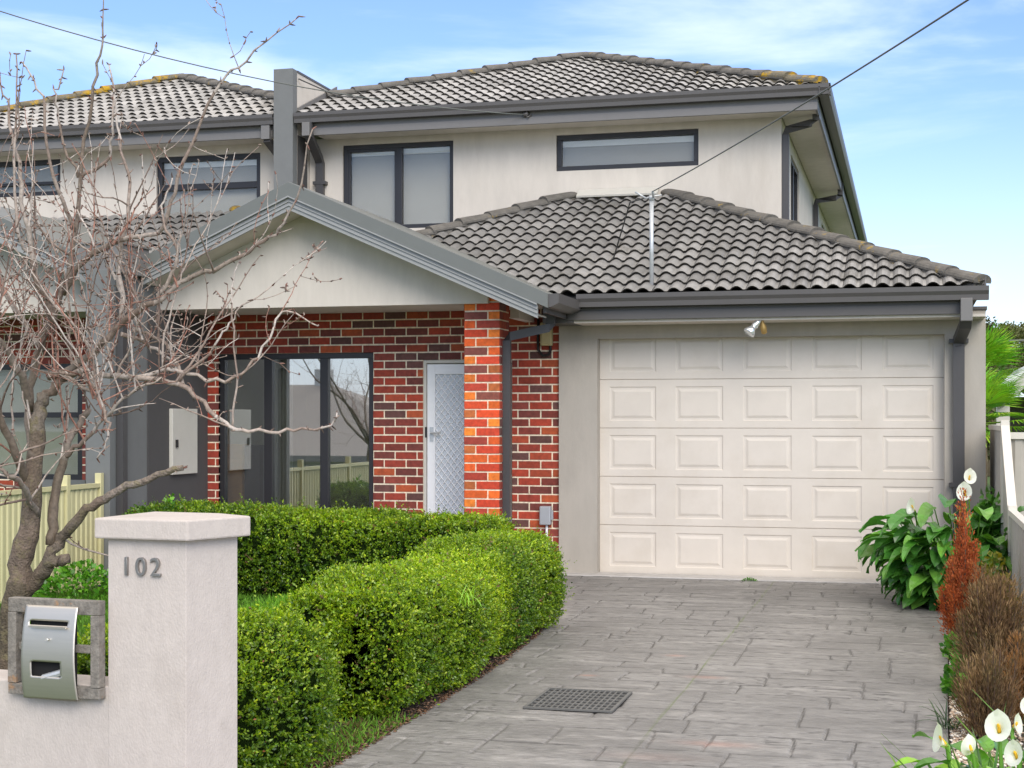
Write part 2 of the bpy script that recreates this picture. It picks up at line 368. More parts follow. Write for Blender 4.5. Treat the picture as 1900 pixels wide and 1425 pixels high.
# --- brick wall with window and door openings
WX0, WX1, WZ0, WZ1 = -7.21, -5.44, .36, 2.274
DX0, DX1, DZ1 = gx(785,YB), gx(785,YB)+.96, 2.188
wb = MB(); holes = [(WX0,WX1,WZ0,WZ1),(DX0,DX1,0,DZ1)]
wb.cur = MORT; wall_holes(wb, -7.36, -3.41, -.1, 2.74, YB, YB+.11, holes)
brick_face(wb, (-7.36,YB,0), (1,0,0), (0,-1,0), 3.95, -.047, 2.74, [(a+7.36,b+7.36,c,d) for a,b,c,d in holes], BR, seed=5)
wb.build('brick_wall', M['brick'], house)
# --- porch pillar
PX0, PX1 = gx(862,YP), gx(862,YP)+.35
pb = MB(); pb.cur = MORT; pb.box(PX0+.002,PX1-.002,YP+.002,YP+.348,-.1,2.93)
brick_face(pb, (PX0,YP,0), (1,0,0), (0,-1,0), .35, -.047, 2.93, (), BRL, seed=11, alt=[(.70,.17,.02),(.76,.21,.022),(.72,.13,.015),(.66,.10,.015),(.45,.12,.03)])
brick_face(pb, (PX1,YP,0), (0,1,0), (1,0,0), .35, -.047, 2.93, (), BR, seed=12, phase=.12)
brick_face(pb, (PX0,YP+.35,0), (0,-1,0), (-1,0,0), .35, -.047, 2.93, (), BR, seed=13, phase=.12)
pb.build('porch_pillar', M['brick'], house)
# --- garage wall
GX0, GX1 = gx(1037,YG), gx(1829,YG)
GD0, GD1, GDZ = gx(1109,YG+.02), gx(1752,YG+.13), 2.38
gw = MB(); wall_holes(gw, GX0, GX1, -.1, 2.60, YG, YG+.25, [(GD0,GD1,-.2,GDZ)]); gw.box(GX1-.22,GX1+.0,14.62,YG,-.1,2.64) if False else None
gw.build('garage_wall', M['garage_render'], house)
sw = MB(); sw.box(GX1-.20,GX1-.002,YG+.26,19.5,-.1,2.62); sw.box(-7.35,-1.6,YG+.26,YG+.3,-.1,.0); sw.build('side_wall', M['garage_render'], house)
pc = MB(); pc.box(gx(1800,YG)-.02,GX1+.012,YG-.02,YG+.3,2.605,2.635); pc.build('wall_capping', M['metal'], house)
# --- garage door : raised panels
def garage_door():
    mb = MB(); yd = YG+.14; x0, x1 = GD0-.03, GD1+.03; sh = .49; nx = 5; W = (GD1-GD0)
    cw = W/nx
    for r in range(5):
        z0, z1 = .012+r*sh+.004, .012+(r+1)*sh-.004
        for c in range(nx):
            a, b = GD0+c*cw, GD0+(c+1)*cw
            if c == 0: a = x0
            if c == nx-1: b = x1
            cx = GD0+(c+.5)*cw; pw, ph = .475, .345; cz = (z0+z1)/2
            def rect(w, h, y): return [(cx-w/2,y,cz-h/2),(cx+w/2,y,cz-h/2),(cx+w/2,y,cz+h/2),(cx-w/2,y,cz+h/2)]
            o = [(a,yd,z0),(b,yd,z0),(b,yd,z1),(a,yd,z1)]
            rs = [o, rect(pw,ph,yd), rect(pw-.020,ph-.020,yd+.0075), rect(pw-.055,ph-.055,yd+.0075), rect(pw-.105,ph-.105,yd-.001)]
            for p, q in zip(rs, rs[1:]):
                for k in range(4): j = (k+1)%4; mb.face([p[k],p[j],q[j],q[k]])
            mb.face(rs[-1])
        for zz, s in ((z0,-1),(z1,1)):
            mb.face([(x0,yd,zz),(x1,yd,zz),(x1,yd+.012,zz+s*.004),(x0,yd+.012,zz+s*.004)])
    mb.box(x0,x1,yd+.013,yd+.05,0,2.46)
    d = mb.build('garage_door', M['door'], house)
    s = MB(); s.box(x0+.03,x1-.03,yd-.006,yd+.012,.0,.012); s.build('door_seal', M['black'], d)
garage_door()
# --- tiled roofs
def tile_roof(name, O, U, S, width, length, cut, parent, tone=.26, seed=1, m=None):
    """O lower-left corner, U unit along eave, S unit up-slope"""
    rr = random.Random(seed); mb = MB(); O, U, S = Vector(O), Vector(U), Vector(S); N = U.cross(S).normalized()
    if N.z < 0: N = -N
    L = .268; nk = 13; TW = .30
    for r in range(int(length/L)+1):
        off = 0
        for c in range(-1, int(width/TW)+2):
            t = tone*rr.choice([.80,.90,1,1,1.06,1.15,1.28]); col = (t, t*.975, t*.935)
            jt, jr, jy = rr.uniform(-.002,.003), rr.uniform(-.004,.004), rr.uniform(-.004,.004)
            rows = []
            for (s, h) in ((r*L+jy+.065, -.004), (r*L+jy+.006, .016+jt), (r*L+jy, .030+jt), (r*L+L*.5, .022+jt), ((r+1)*L+.05, -.002)):
                row = []
                for k in range(nk):
                    x = c*TW+off+k*(TW-.003)/(nk-1); fr_ = (x/.15) % 1.0; w = (.036*math.sin(math.pi*fr_/.80)**.8 if fr_ < .80 else 0.0)
                    row.append(O+U*x+S*s+N*(h+w+jr*(k/(nk-1)-.5)))
                rows.append(row)
            i = len(mb.v)
            for row in rows: mb.v += [tuple(p) for p in row]
            for a in range(4):
                for k in range(nk-1):
                    mb.f.append((i+a*nk+k, i+a*nk+k+1, i+(a+1)*nk+k+1, i+(a+1)*nk+k)); mb.c.append((.040,.036,.030) if a < 2 else col)  # undercut and nose faces coloured near-black for the shadow under each course
    o = mb.build(name, m or M['tile'], parent, cut=cut, smooth=False)
    ub = MB(); ub.face([O-N*.02, O+U*width-N*.02, O+U*width+S*length-N*.02, O+S*length-N*.02]); ub.build('underlay', M['void'], o, cut=cut)
    return o
def caps(name, A, B, parent, m, seed=1, r=.092, step=.38):
    """overlapping half-round ridge caps from A (low) to B (high)"""
    rr = random.Random(seed); mb = MB(); A, B = Vector(A), Vector(B); T = (B-A).normalized(); n = max(1, int((B-A).length/step)); st = (B-A).length/n
    side = T.cross(Vector((0,0,1))).normalized(); up = side.cross(T).normalized()
    for k in range(n):
        a = A+T*(k*st-.02); b = A+T*((k+1)*st+.03); rings = []
        j = rr.uniform(-.006,.006)
        for p, rad, lift in ((a, r*1.06, .028+j), (b, r*.94, .006)):
            ring = []
            for q in range(11):
                th = math.pi*(-.08+1.16*q/10)
                ring.append(p+side*math.cos(th)*rad*1.15+up*(max(-.2,math.sin(th))*rad*.72+lift))
            rings.append(ring)
        if k == 0: mb.tube([A-up*.045, B-up*.045], .095, 8)
        for q in range(10): mb.face([rings[0][q],rings[0][q+1],rings[1][q+1],rings[1][q]])
        mb.face(rings[0]); mb.face(rings[1][::-1])
    return mb.build(name, m, parent)
PT = .42; cs = math.cos(math.atan(PT)); sn = math.sin(math.atan(PT))
S_up = (0,cs,sn)
# lower garage roof
EY, EZ = 14.42, 2.775
LRX = .66; TL = Vector((-3.96,17.9,EZ+PT*(17.9-EY))); TR = Vector((LRX-3.44,17.9,EZ+PT*3.46))
lr = tile_roof('garage_roof', (-7.5,EY,EZ), (1,0,0), S_up, 8.3, 3.85,
    [((0,YU-.01,0),(0,1,0)), ((LRX,EY,0),(1,1,0)), ((TL.x,TL.y,0),(-1,1,0)), ((-7.34,0,0),(-1,0,0))], house, .235, 2)
# right-hand slope of the garage roof (faces the side boundary)
tile_roof('garage_roof', (LRX,EY,EZ), (0,1,0), (-cs,0,sn), 7.5, 3.8, [((LRX,EY,0),(-1,-1,0)), ((-1.42,0,0),(-1,0,0))] if False else [((LRX,EY,0),(-1,-1,0))], house, .25, 3) if False else None
rs = MB(); rs.face([(LRX,EY,EZ),(LRX,24,EZ),(-1.44,24,EZ+PT*(LRX+1.44)),(-1.44,EY+LRX+1.44,EZ+PT*(LRX+1.44))]); rs.face([(LRX,EY,EZ),(-1.44,EY+LRX+1.44,EZ+PT*(LRX+1.44)),(-1.44,17.86,EZ+PT*(LRX+1.44)),(LRX-.01,17.86,EZ)]) if False else None
rs.build('garage_roof_side', M['cap'], house)
caps('ridge_capping', (LRX-.03,EY+.03,EZ+.035), TR+Vector((0,0,.03)), lr, M['cap'], 4)
caps('ridge_capping', (-6.4,EY+(17.9-EY)-2.44,EZ+PT*(3.48-2.44)+.03), TL+Vector((0,0,.03)), lr, M['cap'], 5)
fl = MB(); fl.prism([(YU-.16,TR.z+.0),(YU-.01,TR.z+.10),(YU-.01,TR.z+.115),(YU-.17,TR.z+.02)], TL.x+.1, TR.x-.1, 'x'); fl.build('flashing', M['offwhite'], lr)
# upper roof
UEY, UEZ = 17.365, 5.315
PU = .383; cu_ = math.cos(math.atan(PU)); su_ = math.sin(math.atan(PU)); URX = -.955; A = 3.47; AP = Vector((URX-A, UEY+A, UEZ+PU*A))
PWX = -7.35                                                # right face of the party wall
ur = tile_roof('upper_roof', (-7.8,UEY,UEZ), (1,0,0), (0,cu_,su_), 7.2, 3.9,
    [((URX,UEY,0),(1,1,0)), ((AP.x,AP.y,0),(-2.2,2.68,0)), ((PWX+.01,0,0),(-1,0,0))], house, .31, 6)
ur2 = MB(); ur2.face([(URX,UEY,UEZ),(URX,33,UEZ),(AP.x,33,AP.z),tuple(AP)])
LH = Vector((PWX, AP.y-(AP.x-PWX)*2.2/2.68, 0)); LH.z = UEZ+PU*(LH.y-UEY)
ur2.face([tuple(AP),(AP.x,33,AP.z),(PWX,33,LH.z),tuple(LH)])
ur2.build('roof_side', M['cap'], ur)
caps('ridge_capping', (URX-.12,UEY+.12,UEZ+.08), AP+Vector((0,0,.035)), ur, M['cap'], 7)
cm = MB()
caps('ridge_capping', (URX-.03,UEY+.03,UEZ+.045), (URX-.75,UEY+.75,UEZ+PU*.75+.045), ur, M['capm'], 8, r=.094)
caps('ridge_capping', LH+Vector((0,0,.035)), AP+Vector((0,0,.035)), ur, M['cap'], 9)
# --- gutters, fascias, soffits
def gutter_x(name, x0, x1, yf, zt, parent, m=None, h=.125, w=.115):
    mb = MB(); mb.prism([(yf,zt),(yf-.0,zt-h*.35),(yf+.018,zt-h*.62),(yf+.02,zt-h),(yf+w,zt-h),(yf+w,zt-.01),(yf+w-.006,zt-.01),(yf+w-.006,zt-h+.006),(yf+.026,zt-h+.006),(yf+.024,zt-h*.6),(yf+.012,zt-h*.33),(yf+.012,zt-.008),(yf+.02,zt-.008),(yf+.02,zt)], x0, x1, 'x')
    return mb.build(name, m or M['metal'], parent)
def box_part(name, m, parent, *b, bevel=0):
    mb = MB(); mb.box(*b); return mb.build(name, m, parent, bevel=bevel)
gutter_x('gutter', PWX+.02, URX+.10, UEY-.09, UEZ+.03, house)
fs = MB(); fs.box(PWX+.20, URX-.05, UEY+.03, UEY+.055, UEZ-.24, UEZ+.0); fs.box(PWX+.20, URX-.05, UEY+.012, UEY+.03, UEZ-.24, UEZ-.155); fs.build('fascia', M['metal_l'], house)
box_part('soffit', M['render'], house, PWX+.22, URX-.05, UEY+.056, YU-.002, UEZ-.215, UEZ-.20)
sd = MB(); sd.box(URX-.075, URX-.05, UEY+.06, 33, UEZ-.24, UEZ-.0); sd.build('fascia', M['metal_l'], house)
gy = MB(); gy.prism([(URX+.10,UEZ+.03),(URX+.10,UEZ-.05),(URX+.08,UEZ-.09),(URX-.03,UEZ-.09),(URX-.03,UEZ+.0),(URX-.02,UEZ+.0),(URX-.02,UEZ-.08),(URX+.075,UEZ-.08),(URX+.088,UEZ-.04),(URX+.088,UEZ+.03)], UEY-.09, 33, 'y'); gy.build('gutter', M['metal'], house)
box_part('soffit', M['render'], house, -1.435, URX-.076, UEY+.057, 33, UEZ-.218, UEZ-.203)
# garage gutter
gutter_x('gutter', gx(1070,EY-.06), .70, EY-.09, EZ+.01, house)
fg = MB(); fg.box(gx(1055,EY+.05), .55, EY+.03, EY+.055, EZ-.235, EZ-.01); fg.box(gx(1055,EY+.05), .55, EY+.014, EY+.03, EZ-.235, EZ-.15); fg.build('fascia', M['metal'], house)
box_part('soffit', M['render'], house, gx(1066,EY+.1), GX1-.02, EY+.056, YG-.002, EZ-.262, EZ-.236)
box_part('eave_return', M['metal'], house, GX0-.06, gx(1064,EY+.03), EY+.031, YG-.001, EZ-.262, EZ-.03)
bk = MB(); bk.tube([(.665,EY-.05,EZ+.0),(.672,EY-.05,EZ+.10)],[.012,.004],5); bk.tube([(.64,EY-.05,EZ+.02),(.66,EY-.05,EZ+.03)],.008,5); bk.build('gutter_bracket', M['metal'], house)
# --- upper walls
WA = (gx(636,YU), gx(841,YU), 3.95, at(841,260,YU).z)
WB = (gx(1032,YU), gx(1296,YU), at(1032,318,YU).z, at(1032,251,YU).z)
UR = gx(1450,YU)
uw = MB(); wall_holes(uw, PWX+.0, UR, 3.2, UEZ-.2, YU, YU+.2, [WA, WB])
SWN = (19.3, 20.75, 4.05, 4.92)
wall_holes(uw, YU+.2, 24.2, 2.7, UEZ-.2, UR-.2, UR, [SWN], axis='x'); wall_holes(uw, 24.2, 33, 2.7, UEZ-.2, UR-.2, UR, [(26.2,27.5,4.05,4.92)], axis='x')
uw.build('upper_wall', M['render'], house)
def window(parent, X0, X1, Z0, Z1, Y, fw=.05, mull=(), trans=(), blind=None, glass='glass_up', label=None, depth=.07, inset=.03, blind_y=.10, sash=(), blind_m=None):
    mb = MB(); y0, y1 = Y+inset, Y+inset+depth
    mb.box(X0,X1,y0,y1,Z1-fw,Z1); mb.box(X0,X1,y0,y1,Z0,Z0+fw); mb.box(X0,X0+fw,y0,y1,Z0+fw,Z1-fw); mb.box(X1-fw,X1,y0,y1,Z0+fw,Z1-fw)
    for a, b in mull: mb.box(a,b,y0,y1,Z0+fw,Z1-fw)
    for a, b in trans: mb.box(X0+fw,X1-fw,y0-.002,y1-.003,a,b)
    for a,b,c,d in sash:
        t=.035; mb.box(a,b,y0+.01,y1+.01,d-t,d); mb.box(a,b,y0+.01,y1+.01,c,c+t); mb.box(a,a+t,y0+.01,y1+.01,c+t,d-t); mb.box(b-t,b,y0+.01,y1+.01,c+t,d-t)
    w = mb.build('window', M['frame'], parent, bevel=.003)
    if label: w['label'] = label
    es = [X0+fw]+[v for ab in mull for v in ab]+[X1-fw]; ts = [Z0+fw]+[v for ab in trans for v in ab]+[Z1-fw]
    for a, b in zip(es[::2], es[1::2]):
        for c, d in zip(ts[::2], ts[1::2]):
            g = MB(); g.box(a-.008,b+.008,y0+.035,y0+.041,c-.008,d+.008); g.build('pane', M[glass], w)
    if blind:
        bb = MB(); bb.box(X0+.02,X1-.02,Y+blind_y+.03,Y+blind_y+.034,Z0+.0,Z1-.02); bb.build('roller_blind', blind_m or M['blind'], w)
        if blind > 1:
            b2 = MB(); b2.box(X0+.03,X1-.03,Y+blind_y-.0,Y+blind_y+.028,Z1-fw-.075,Z1-fw-.005); b2.build('blind_cassette', M['white'], w)
    return w
ma = gx(735,YU); window(house, *WA[:2], WA[2], WA[3], YU, .055, mull=[(ma,ma+.065)], blind=2, sash=[(WA[0]+.05,ma,WA[2]+.05,WA[3]-.05)])
window(house, *WB, YU, .06, blind=2)
# side windows
for (a,b,c,d) in (SWN,(26.2,27.5,4.05,4.92)):
    mb = MB(); mb.box(UR-.09,UR-.02,a,b,d-.05,d); mb.box(UR-.09,UR-.02,a,b,c,c+.05); mb.box(UR-.09,UR-.02,a,a+.05,c+.05,d-.05); mb.box(UR-.09,UR-.02,b-.05,b,c+.05,d-.05)
    mb.box(UR-.09,UR-.02,(a+b)/2-.03,(a+b)/2+.03,c+.05,d-.05)
    w = mb.build('window', M['frame'], house, bevel=.003)
    g_ = MB(); g_.box(UR-.06,UR-.054,a+.04,b-.04,c+.04,d-.04); g_.build('pane', M['glass_up'], w)
    g_ = MB(); g_.box(UR-.13,UR-.12,a+.0,b-.0,c,d); g_.build('roller_blind', M['blind'], w)
# --- downpipes
def sq_pipe(mb, pts, w=.09, t=.065):
    pts = [Vector(p) for p in pts]; rings = []
    for k, p in enumerate(pts):
        d = (pts[min(k+1,len(pts)-1)]-pts[max(k-1,0)]).normalized()
        if abs(d.z) > .3: X = Vector((1,0,0)); Yv = d.cross(X).normalized(); X = Yv.cross(d).normalized()
        else: X = Vector((0,0,1)); Yv = d.cross(X).normalized()
        rings.append([p+X*sx*w/2+Yv*sy*t/2 for sx,sy in ((-1,-1),(1,-1),(1,1),(-1,1))])
    for a, b in zip(rings, rings[1:]):
        for k in range(4): j=(k+1)%4; mb.face([a[k],a[j],b[j],b[k]])
    mb.face(rings[0]); mb.face(rings[-1][::-1])
def downpipe(pts, w=.09, t=.065, m='pipe', brk=(), by=None):
    mb = MB(); sq_pipe(mb, pts, w, t); o = mb.build('downpipe', M[m], house, bevel=.006)
    for z in brk:
        p = Vector(pts[-1]); b = MB(); b.box(p.x-w/2-.035,p.x+w/2+.035,p.y-t/2-.006,p.y+t/2+.03,z-.02,z+.02); b.build('pipe_bracket', M[m], o)
    return o
px = gx(1779,YG-.06)
pop = MB(); pop.box(px+.0,px+.105,EY-.10,EY+.02,EZ-.31,EZ-.10); pop.build('outlet', M['metal_l'], house, bevel=.006)
downpipe([(px+.05,EY-.02,EZ-.28),(px+.045,EY+.06,EZ-.34),(px+.002,YG-.06,EZ-.46),(px,YG-.045,EZ-.52),(px,YG-.045,.02)], .105, .07, brk=(2.31,.95))
gp = gx(941,YP+.17)
dp = MB(); sq_pipe(dp, [(gx(1022,14.3),14.30,2.70),(gx(1022,14.3),14.30,2.50),(gx(1022,14.3)-.02,14.29,2.46),(gp+.03,YP+.13,2.37),(gp+.005,YP+.12,2.33),(gp,YP+.12,.02)], .085, .06); dp.build('downpipe', M['pipe'], house, bevel=.005)
downpipe([(UR+.40,YU-.1,UEZ-.09),(UR+.40,YU-.06,UEZ-.27),(UR+.34,YU+.0,UEZ-.30),(UR+.06,YU+.03,UEZ-.36),(UR+.045,YU+.05,UEZ-.42),(UR+.045,YU+.05,3.3)], .08, .06)
y2 = 23.7
downpipe([(UR+.42,y2,UEZ-.09),(UR+.42,y2,UEZ-.30),(UR+.36,y2,UEZ-.34),(UR+.06,y2,UEZ-.38),(UR+.05,y2,UEZ-.45),(UR+.05,y2,3.0)], .08, .08)
ux = gx(594,YU-.05)
downpipe([(gx(575,UEY),UEY-.04,UEZ-.09),(gx(575,UEY),UEY-.04,UEZ-.24),(ux,YU-.1,UEZ-.46),(ux,YU-.05,UEZ-.52),(ux,YU-.05,3.3)], .10, .07, brk=(4.55,))
pop2 = MB(); xx = gx(572,UEY); pop2.box(xx-.05,xx+.05,UEY-.09,UEY+.02,UEZ-.26,UEZ-.095); pop2.build('outlet', M['metal_l'], house, bevel=.005)
# --- party wall (grey fin, both storeys)
pw = MB(); FX0, FX1 = PWX-.255, PWX
pw.box(FX0,FX1,17.30,18.9,4.0,5.88); pw.build('party_wall_fin', M['mgrey'], house, bevel=.004) if False else None
pf = MB(); pf.box(FX0,FX1,17.30,17.44,3.2,5.90); pf.build('party_wall_fin', M['mgrey'], house, bevel=.004)
pb2 = MB(); pb2.box(FX0+.01,FX1-.004,17.45,19.2,4.0,5.875); pb2.build('parapet', M['render'], house)
pcp = MB(); pcp.box(FX0-.006,FX1+.006,17.45,19.22,5.877,5.902); pcp.build('parapet_capping', M['metal'], house)
ff = MB(); ff.prism([(17.445,5.44),(18.75,5.98),(18.75,5.90),(17.445,5.35)], PWX-.0, PWX+.02, 'x'); ff.build('flashing', M['metal_l'], house)
fk = MB(); fk.box(FX1+.001,FX1+.006,17.446,17.75,3.2,5.1); fk.box(FX1-.2,FX1-.006,17.441,17.85,3.2,5.2); fk.build('party_wall_return', M['dgrey'], house)
pl = MB(); pl.box(FX0-.0,FX1,12.90,YB+.2,-.1,3.0); pl.build('party_wall', M['mgrey'], house, bevel=.004)
pd = MB(); pd.box(FX1+.001,FX1+.012,13.62,YB-.002,-.1,2.66); pd.build('wall_panel', M['dgrey'], house)
pbx = MB(); pbx.box(-7.70,-7.26,12.92,13.50,2.97,3.24); pbx.prism([(-7.72,3.24),(-7.24,3.24),(-7.24,3.262),(-7.72,3.262)],12.90,13.52,'y'); pbx.build('rainwater_head', M['metal_l'], house, bevel=.004)
p3 = MB(); sq_pipe(p3, [(PWX+.045,13.05,2.9),(PWX+.045,13.05,0)], .07,.09); 
p3.build('downpipe', M['pipe'], house, bevel=.005)
# --- porch gable
RX, RZ, GP = -5.76, 3.85, .44
GYF = 13.45
gend = gx(1016,GYF)
def zr(x): return RZ-GP*abs(x-RX)
gwz = 2.68
gbl = MB(); gbl.prism([(PWX+.0,gwz),(gx(905,13.9),gwz),(gx(905,13.9),zr(gx(905,13.9))-.24),(RX,RZ-.24),(PWX+.0,zr(PWX)-.24)], 13.90, 13.955, 'y'); gbl.build('gable_wall', M['render'], house)
def barge(nm, xa, xb, t0, t1, y0, y1, m, endcut=True):
    mb = MB()
    pts = [(xa,zr(xa)-t0),(RX,RZ-t0),(xb,zr(xb)-t0),(xb,zr(xb)-t1),(RX,RZ-t1),(xa,zr(xa)-t1)] if xa < RX else [(xa,zr(xa)-t0),(xb,zr(xb)-t0),(xb,zr(xb)-t1),(xa,zr(xa)-t1)]
    mb.prism(pts, y0, y1, 'y'); return mb
xl = PWX+.02
barge('', xl, gend, 0, .135, GYF, GYF+.10, None).build('barge_capping', M['barge'], house, bevel=.003)
bb = MB()
for k, (t0, t1, yy) in enumerate([(.135,.150,GYF-.012),(.150,.182,GYF+.022),(.182,.190,GYF+.008),(.190,.222,GYF+.022),(.222,.230,GYF+.008),(.230,.270,GYF+.022)]):
    q = barge('', xl, gend-.10, t0, t1, yy, GYF+.05, None); n0 = len(bb.v); bb.v += q.v; bb.f += [tuple(i+n0 for i in f) for f in q.f]; bb.c += q.c
bb.build('barge_board', M['barge_l'], house)
sf = barge('', xl, gend-.12, .235, .25, GYF+.051, 13.899, None); sf.build('barge_soffit', M['render'], house)
gr_ = barge('', xl, gend+.0, -.002, .05, GYF+.10, 16.5, None); gr_.build('porch_roof', M['barge'], house)
# right-hand porch gutter running back to the garage gutter
pg = MB(); gz = zr(gend)+.0
pg.prism([(gend+.10,gz+.0),(gend+.10,gz-.09),(gend+.02,gz-.125),(gend-.04,gz-.125),(gend-.04,gz-.01)], GYF+.02, EY+.02, 'y'); pg.build('gutter', M['metal'], house)
box_part('porch_ceiling', M['render'], house, PWX+.001, -3.45, 13.957, YB-.01, 2.69, 2.71)
be = MB(); be.box(PX1+.01,PX1+.10,YP+.36,YB-.01,2.56,2.86); be.build('porch_beam', M['render'], house)
box_part('fascia', M['metal'], house, gend-.07, gend-.045, GYF+.12, EY+.0, gz-.17, gz-.02)
# --- lower window and room behind
m1, m2 = (gx(488,YB), gx(503,YB)), (gx(592,YB), gx(607,YB))
lw = window(house, WX0, WX1, WZ0, WZ1, YB, .06, mull=[m1, m2], glass='glass_lo', inset=.025)
rm = MB(); rm.box(-7.34,-4.3,17.6,17.7,0,2.6); rm.box(-7.34,-7.3,YB+.12,17.6,0,2.6); rm.box(-7.34,-4.3,YB+.12,17.7,.05,.1); rm.box(-7.34,-4.3,YB+.12,17.7,2.5,2.6)
rm.build('room', M['room'], house)
cb = MB(); cb.box(gx(414,15.25),gx(450,15.25),15.25,15.4,.1,at(430,824,15.25).z); cb.build('timber_door', M['wood'], house)
cb = MB(); cb.box(gx(452,15.3),gx(482,15.3),15.3,15.42,.1,at(430,826,15.3).z); cb.build('dark_cupboard', M['dgrey'], house)
cn = MB()
for k in range(14):
    x = gx(505,YB+.25)+k*.018; cn.box(x,x+.014,YB+.22+.012*(k%2),YB+.235+.012*(k%2),.4,WZ1-.12)
cn.build('curtain', M['offwhite'], lw)
fcb = MB(); fcb.box(gx(503,YB+.2),gx(534,YB+.2),YB+.16,YB+.2,WZ1-.16,WZ1-.02); fcb.build('blind_cassette', M['offwhite'], lw)
# --- security door
dr = MB(); yd = YB+.03; fw = .045
dr.box(DX0,DX0+.03,yd-.02,yd+.08,0.02,DZ1); dr.box(DX0+.03,DX1,yd-.02,yd+.08,DZ1-.035,DZ1)
dr.build('door_frame', M['offwhite'], house, bevel=.003)
sd_ = MB(); a0, a1 = DX0+.035, DX1-.02; 
sd_.box(a0,a0+.085,yd,yd+.035,.04,DZ1-.045); sd_.box(a1-.08,a1,yd,yd+.035,.04,DZ1-.045); sd_.box(a0+.085,a1-.08,yd,yd+.035,DZ1-.15,DZ1-.045); sd_.box(a0+.085,a1-.08,yd,yd+.035,.04,.2)
sdo = sd_.build('security_door', M['white'], house, bevel=.004)
ms = MB(); ms.box(a0+.085,a1-.08,yd+.022,yd+.024,.2,DZ1-.15); ms.build('door_screen', M['screen'], sdo)
gl = MB(); X0, X1, Z0, Z1 = a0+.085, a1-.08, .2, DZ1-.15; st = .085; kx = 1.25
n_ = int((Z1-Z0+(X1-X0)*kx)/st)+2
for k in range(-12, n_+12):
    for sg in (1,-1):
        # line z = c + sg*kx*(x-X0)
        c = Z0+k*st if sg == 1 else Z0+k*st
        p = []
        xa, xb = X0, X1; za, zb = c, c+sg*kx*(X1-X0)
        # clip in z
        def cl(xa,za,xb,zb):
            if max(za,zb) < Z0 or min(za,zb) > Z1: return None
            f = lambda z: xa+(z-za)/(zb-za)*(xb-xa)
            A_ = (xa,za) if Z0 <= za <= Z1 else ((f(Z0),Z0) if za < Z0 else (f(Z1),Z1))
            B_ = (xb,zb) if Z0 <= zb <= Z1 else ((f(Z0),Z0) if zb < Z0 else (f(Z1),Z1))
            return A_, B_
        r_ = cl(xa,za,xb,zb)
        if r_:
            (xa,za),(xb,zb) = r_; yy = yd+.012+(.003 if sg > 0 else 0); gl.tube([(xa,yy,za),(xb,yy,zb)], .0055, 4)
gl.build('door_grille', M['white'], sdo)
hd = MB(); hx = a0+.05; hz = at(797,803,YB).z; hd.box(hx-.02,hx+.02,yd-.008,yd,hz-.09,hz+.06); hd.tube([(hx,yd-.005,hz),(hx,yd-.045,hz),(hx+.11,yd-.05,hz)], .010, 6); hd.build('handle', M['galv'], sdo)
lk = MB(); lk.box(DX0+.018,DX0+.034,yd-.024,yd-.0,hz-.05,hz+.06); lk.build('lock', M['black'], sdo)
# --- small fittings
def fitting(name, label, cat, loc): return thing(name, loc, label, cat)
f1 = fitting('alarm_box', 'beige box with black cable loop, mounted high on brick beside garage', 'alarm box', at(1016,640,YB))
x, z = gx(1016,YB), at(1016,622,YB).z
mb = MB(); mb.box(x-.055,x+.065,YB-.10,YB-.02,z-.11,z+.125); mb.build('casing', M['beige'], f1, bevel=.012)
mb = MB(); mb.box(x-.035,x+.045,YB-.115,YB-.101,z-.085,z+.10); mb.build('cover', M['beige'], f1, bevel=.006)
mb = MB(); mb.tube([(x-.09,YB-.02,z+.16),(x-.095,YB-.025,z-.05),(x-.09,YB-.03,z-.15),(x-.04,YB-.035,z-.21),(x+.02,YB-.035,z-.20),(x+.04,YB-.035,z-.15),(x+.04,YB-.05,z-.10)], .014, 6); mb.build('cable', M['black'], f1, smooth=True)
f2 = fitting('junction_box', 'grey junction box on white conduit, low on brick beside the garage', 'junction box', at(1016,1005,YB))
x, z = gx(1015,YB), at(1015,955,YB).z
mb = MB(); mb.box(x-.06,x+.055,YB-.09,YB-.008,z-.10,z+.09); mb.build('casing', M['greyplastic'], f2, bevel=.012)
mb = MB(); mb.box(x+.057,x+.075,YB-.07,YB-.03,z-.05,z+.05); mb.build('switch', M['greyplastic'], f2, bevel=.004)
mb = MB(); mb.tube([(x+.005,YB-.035,z-.10),(x+.005,YB-.035,z-.28)], .013, 8); mb.build('conduit', M['white'], f2, smooth=True)
mb = MB(); mb.box(x-.05,x+.06,YB-.07,YB-.008,z-.40,z-.27); mb.build('conduit_box', M['white'], f2, bevel=.008)
f3 = fitting('meter_box', 'cream electricity meter box on the grey wall beside the left window, seen through branches', 'meter box', (PWX+.02,14.34,1.0))
mb = MB(); mb.box(PWX+.013,PWX+.055,14.06,14.62,1.0,1.68); mb.build('door', M['offwhite'], f3, bevel=.006)
mb = MB(); mb.box(PWX+.056,PWX+.07,14.12,14.16,1.28,1.36); mb.build('latch', M['black'], f3)
f4 = fitting('floodlight', 'small silver twin floodlight hanging from brass mount under garage soffit', 'floodlight', at(1410,590,EY+.1))
C0 = at(1412,586,EY+.12)
mb = MB(); mb.tube([C0+Vector((0,0,.0)),C0+Vector((0,0,.02))], .055, 16); mb.tube([C0,C0+Vector((0,-.01,-.04))], .018, 8); mb.build('mount', M['brass'], f4, smooth=True)
mb = MB(); a = C0+Vector((.005,-.01,-.02)); d1 = Vector((-.55,-.35,-.72)).normalized(); mb.tube([a, a+d1*.03, a+d1*.11, a+d1*.12, a+d1*.135, a+d1*.20, a+d1*.205], [.014,.022,.034,.026,.032,.062,.055], 14); mb.build('lamp_head', M['lampglass'], f4, smooth=True)
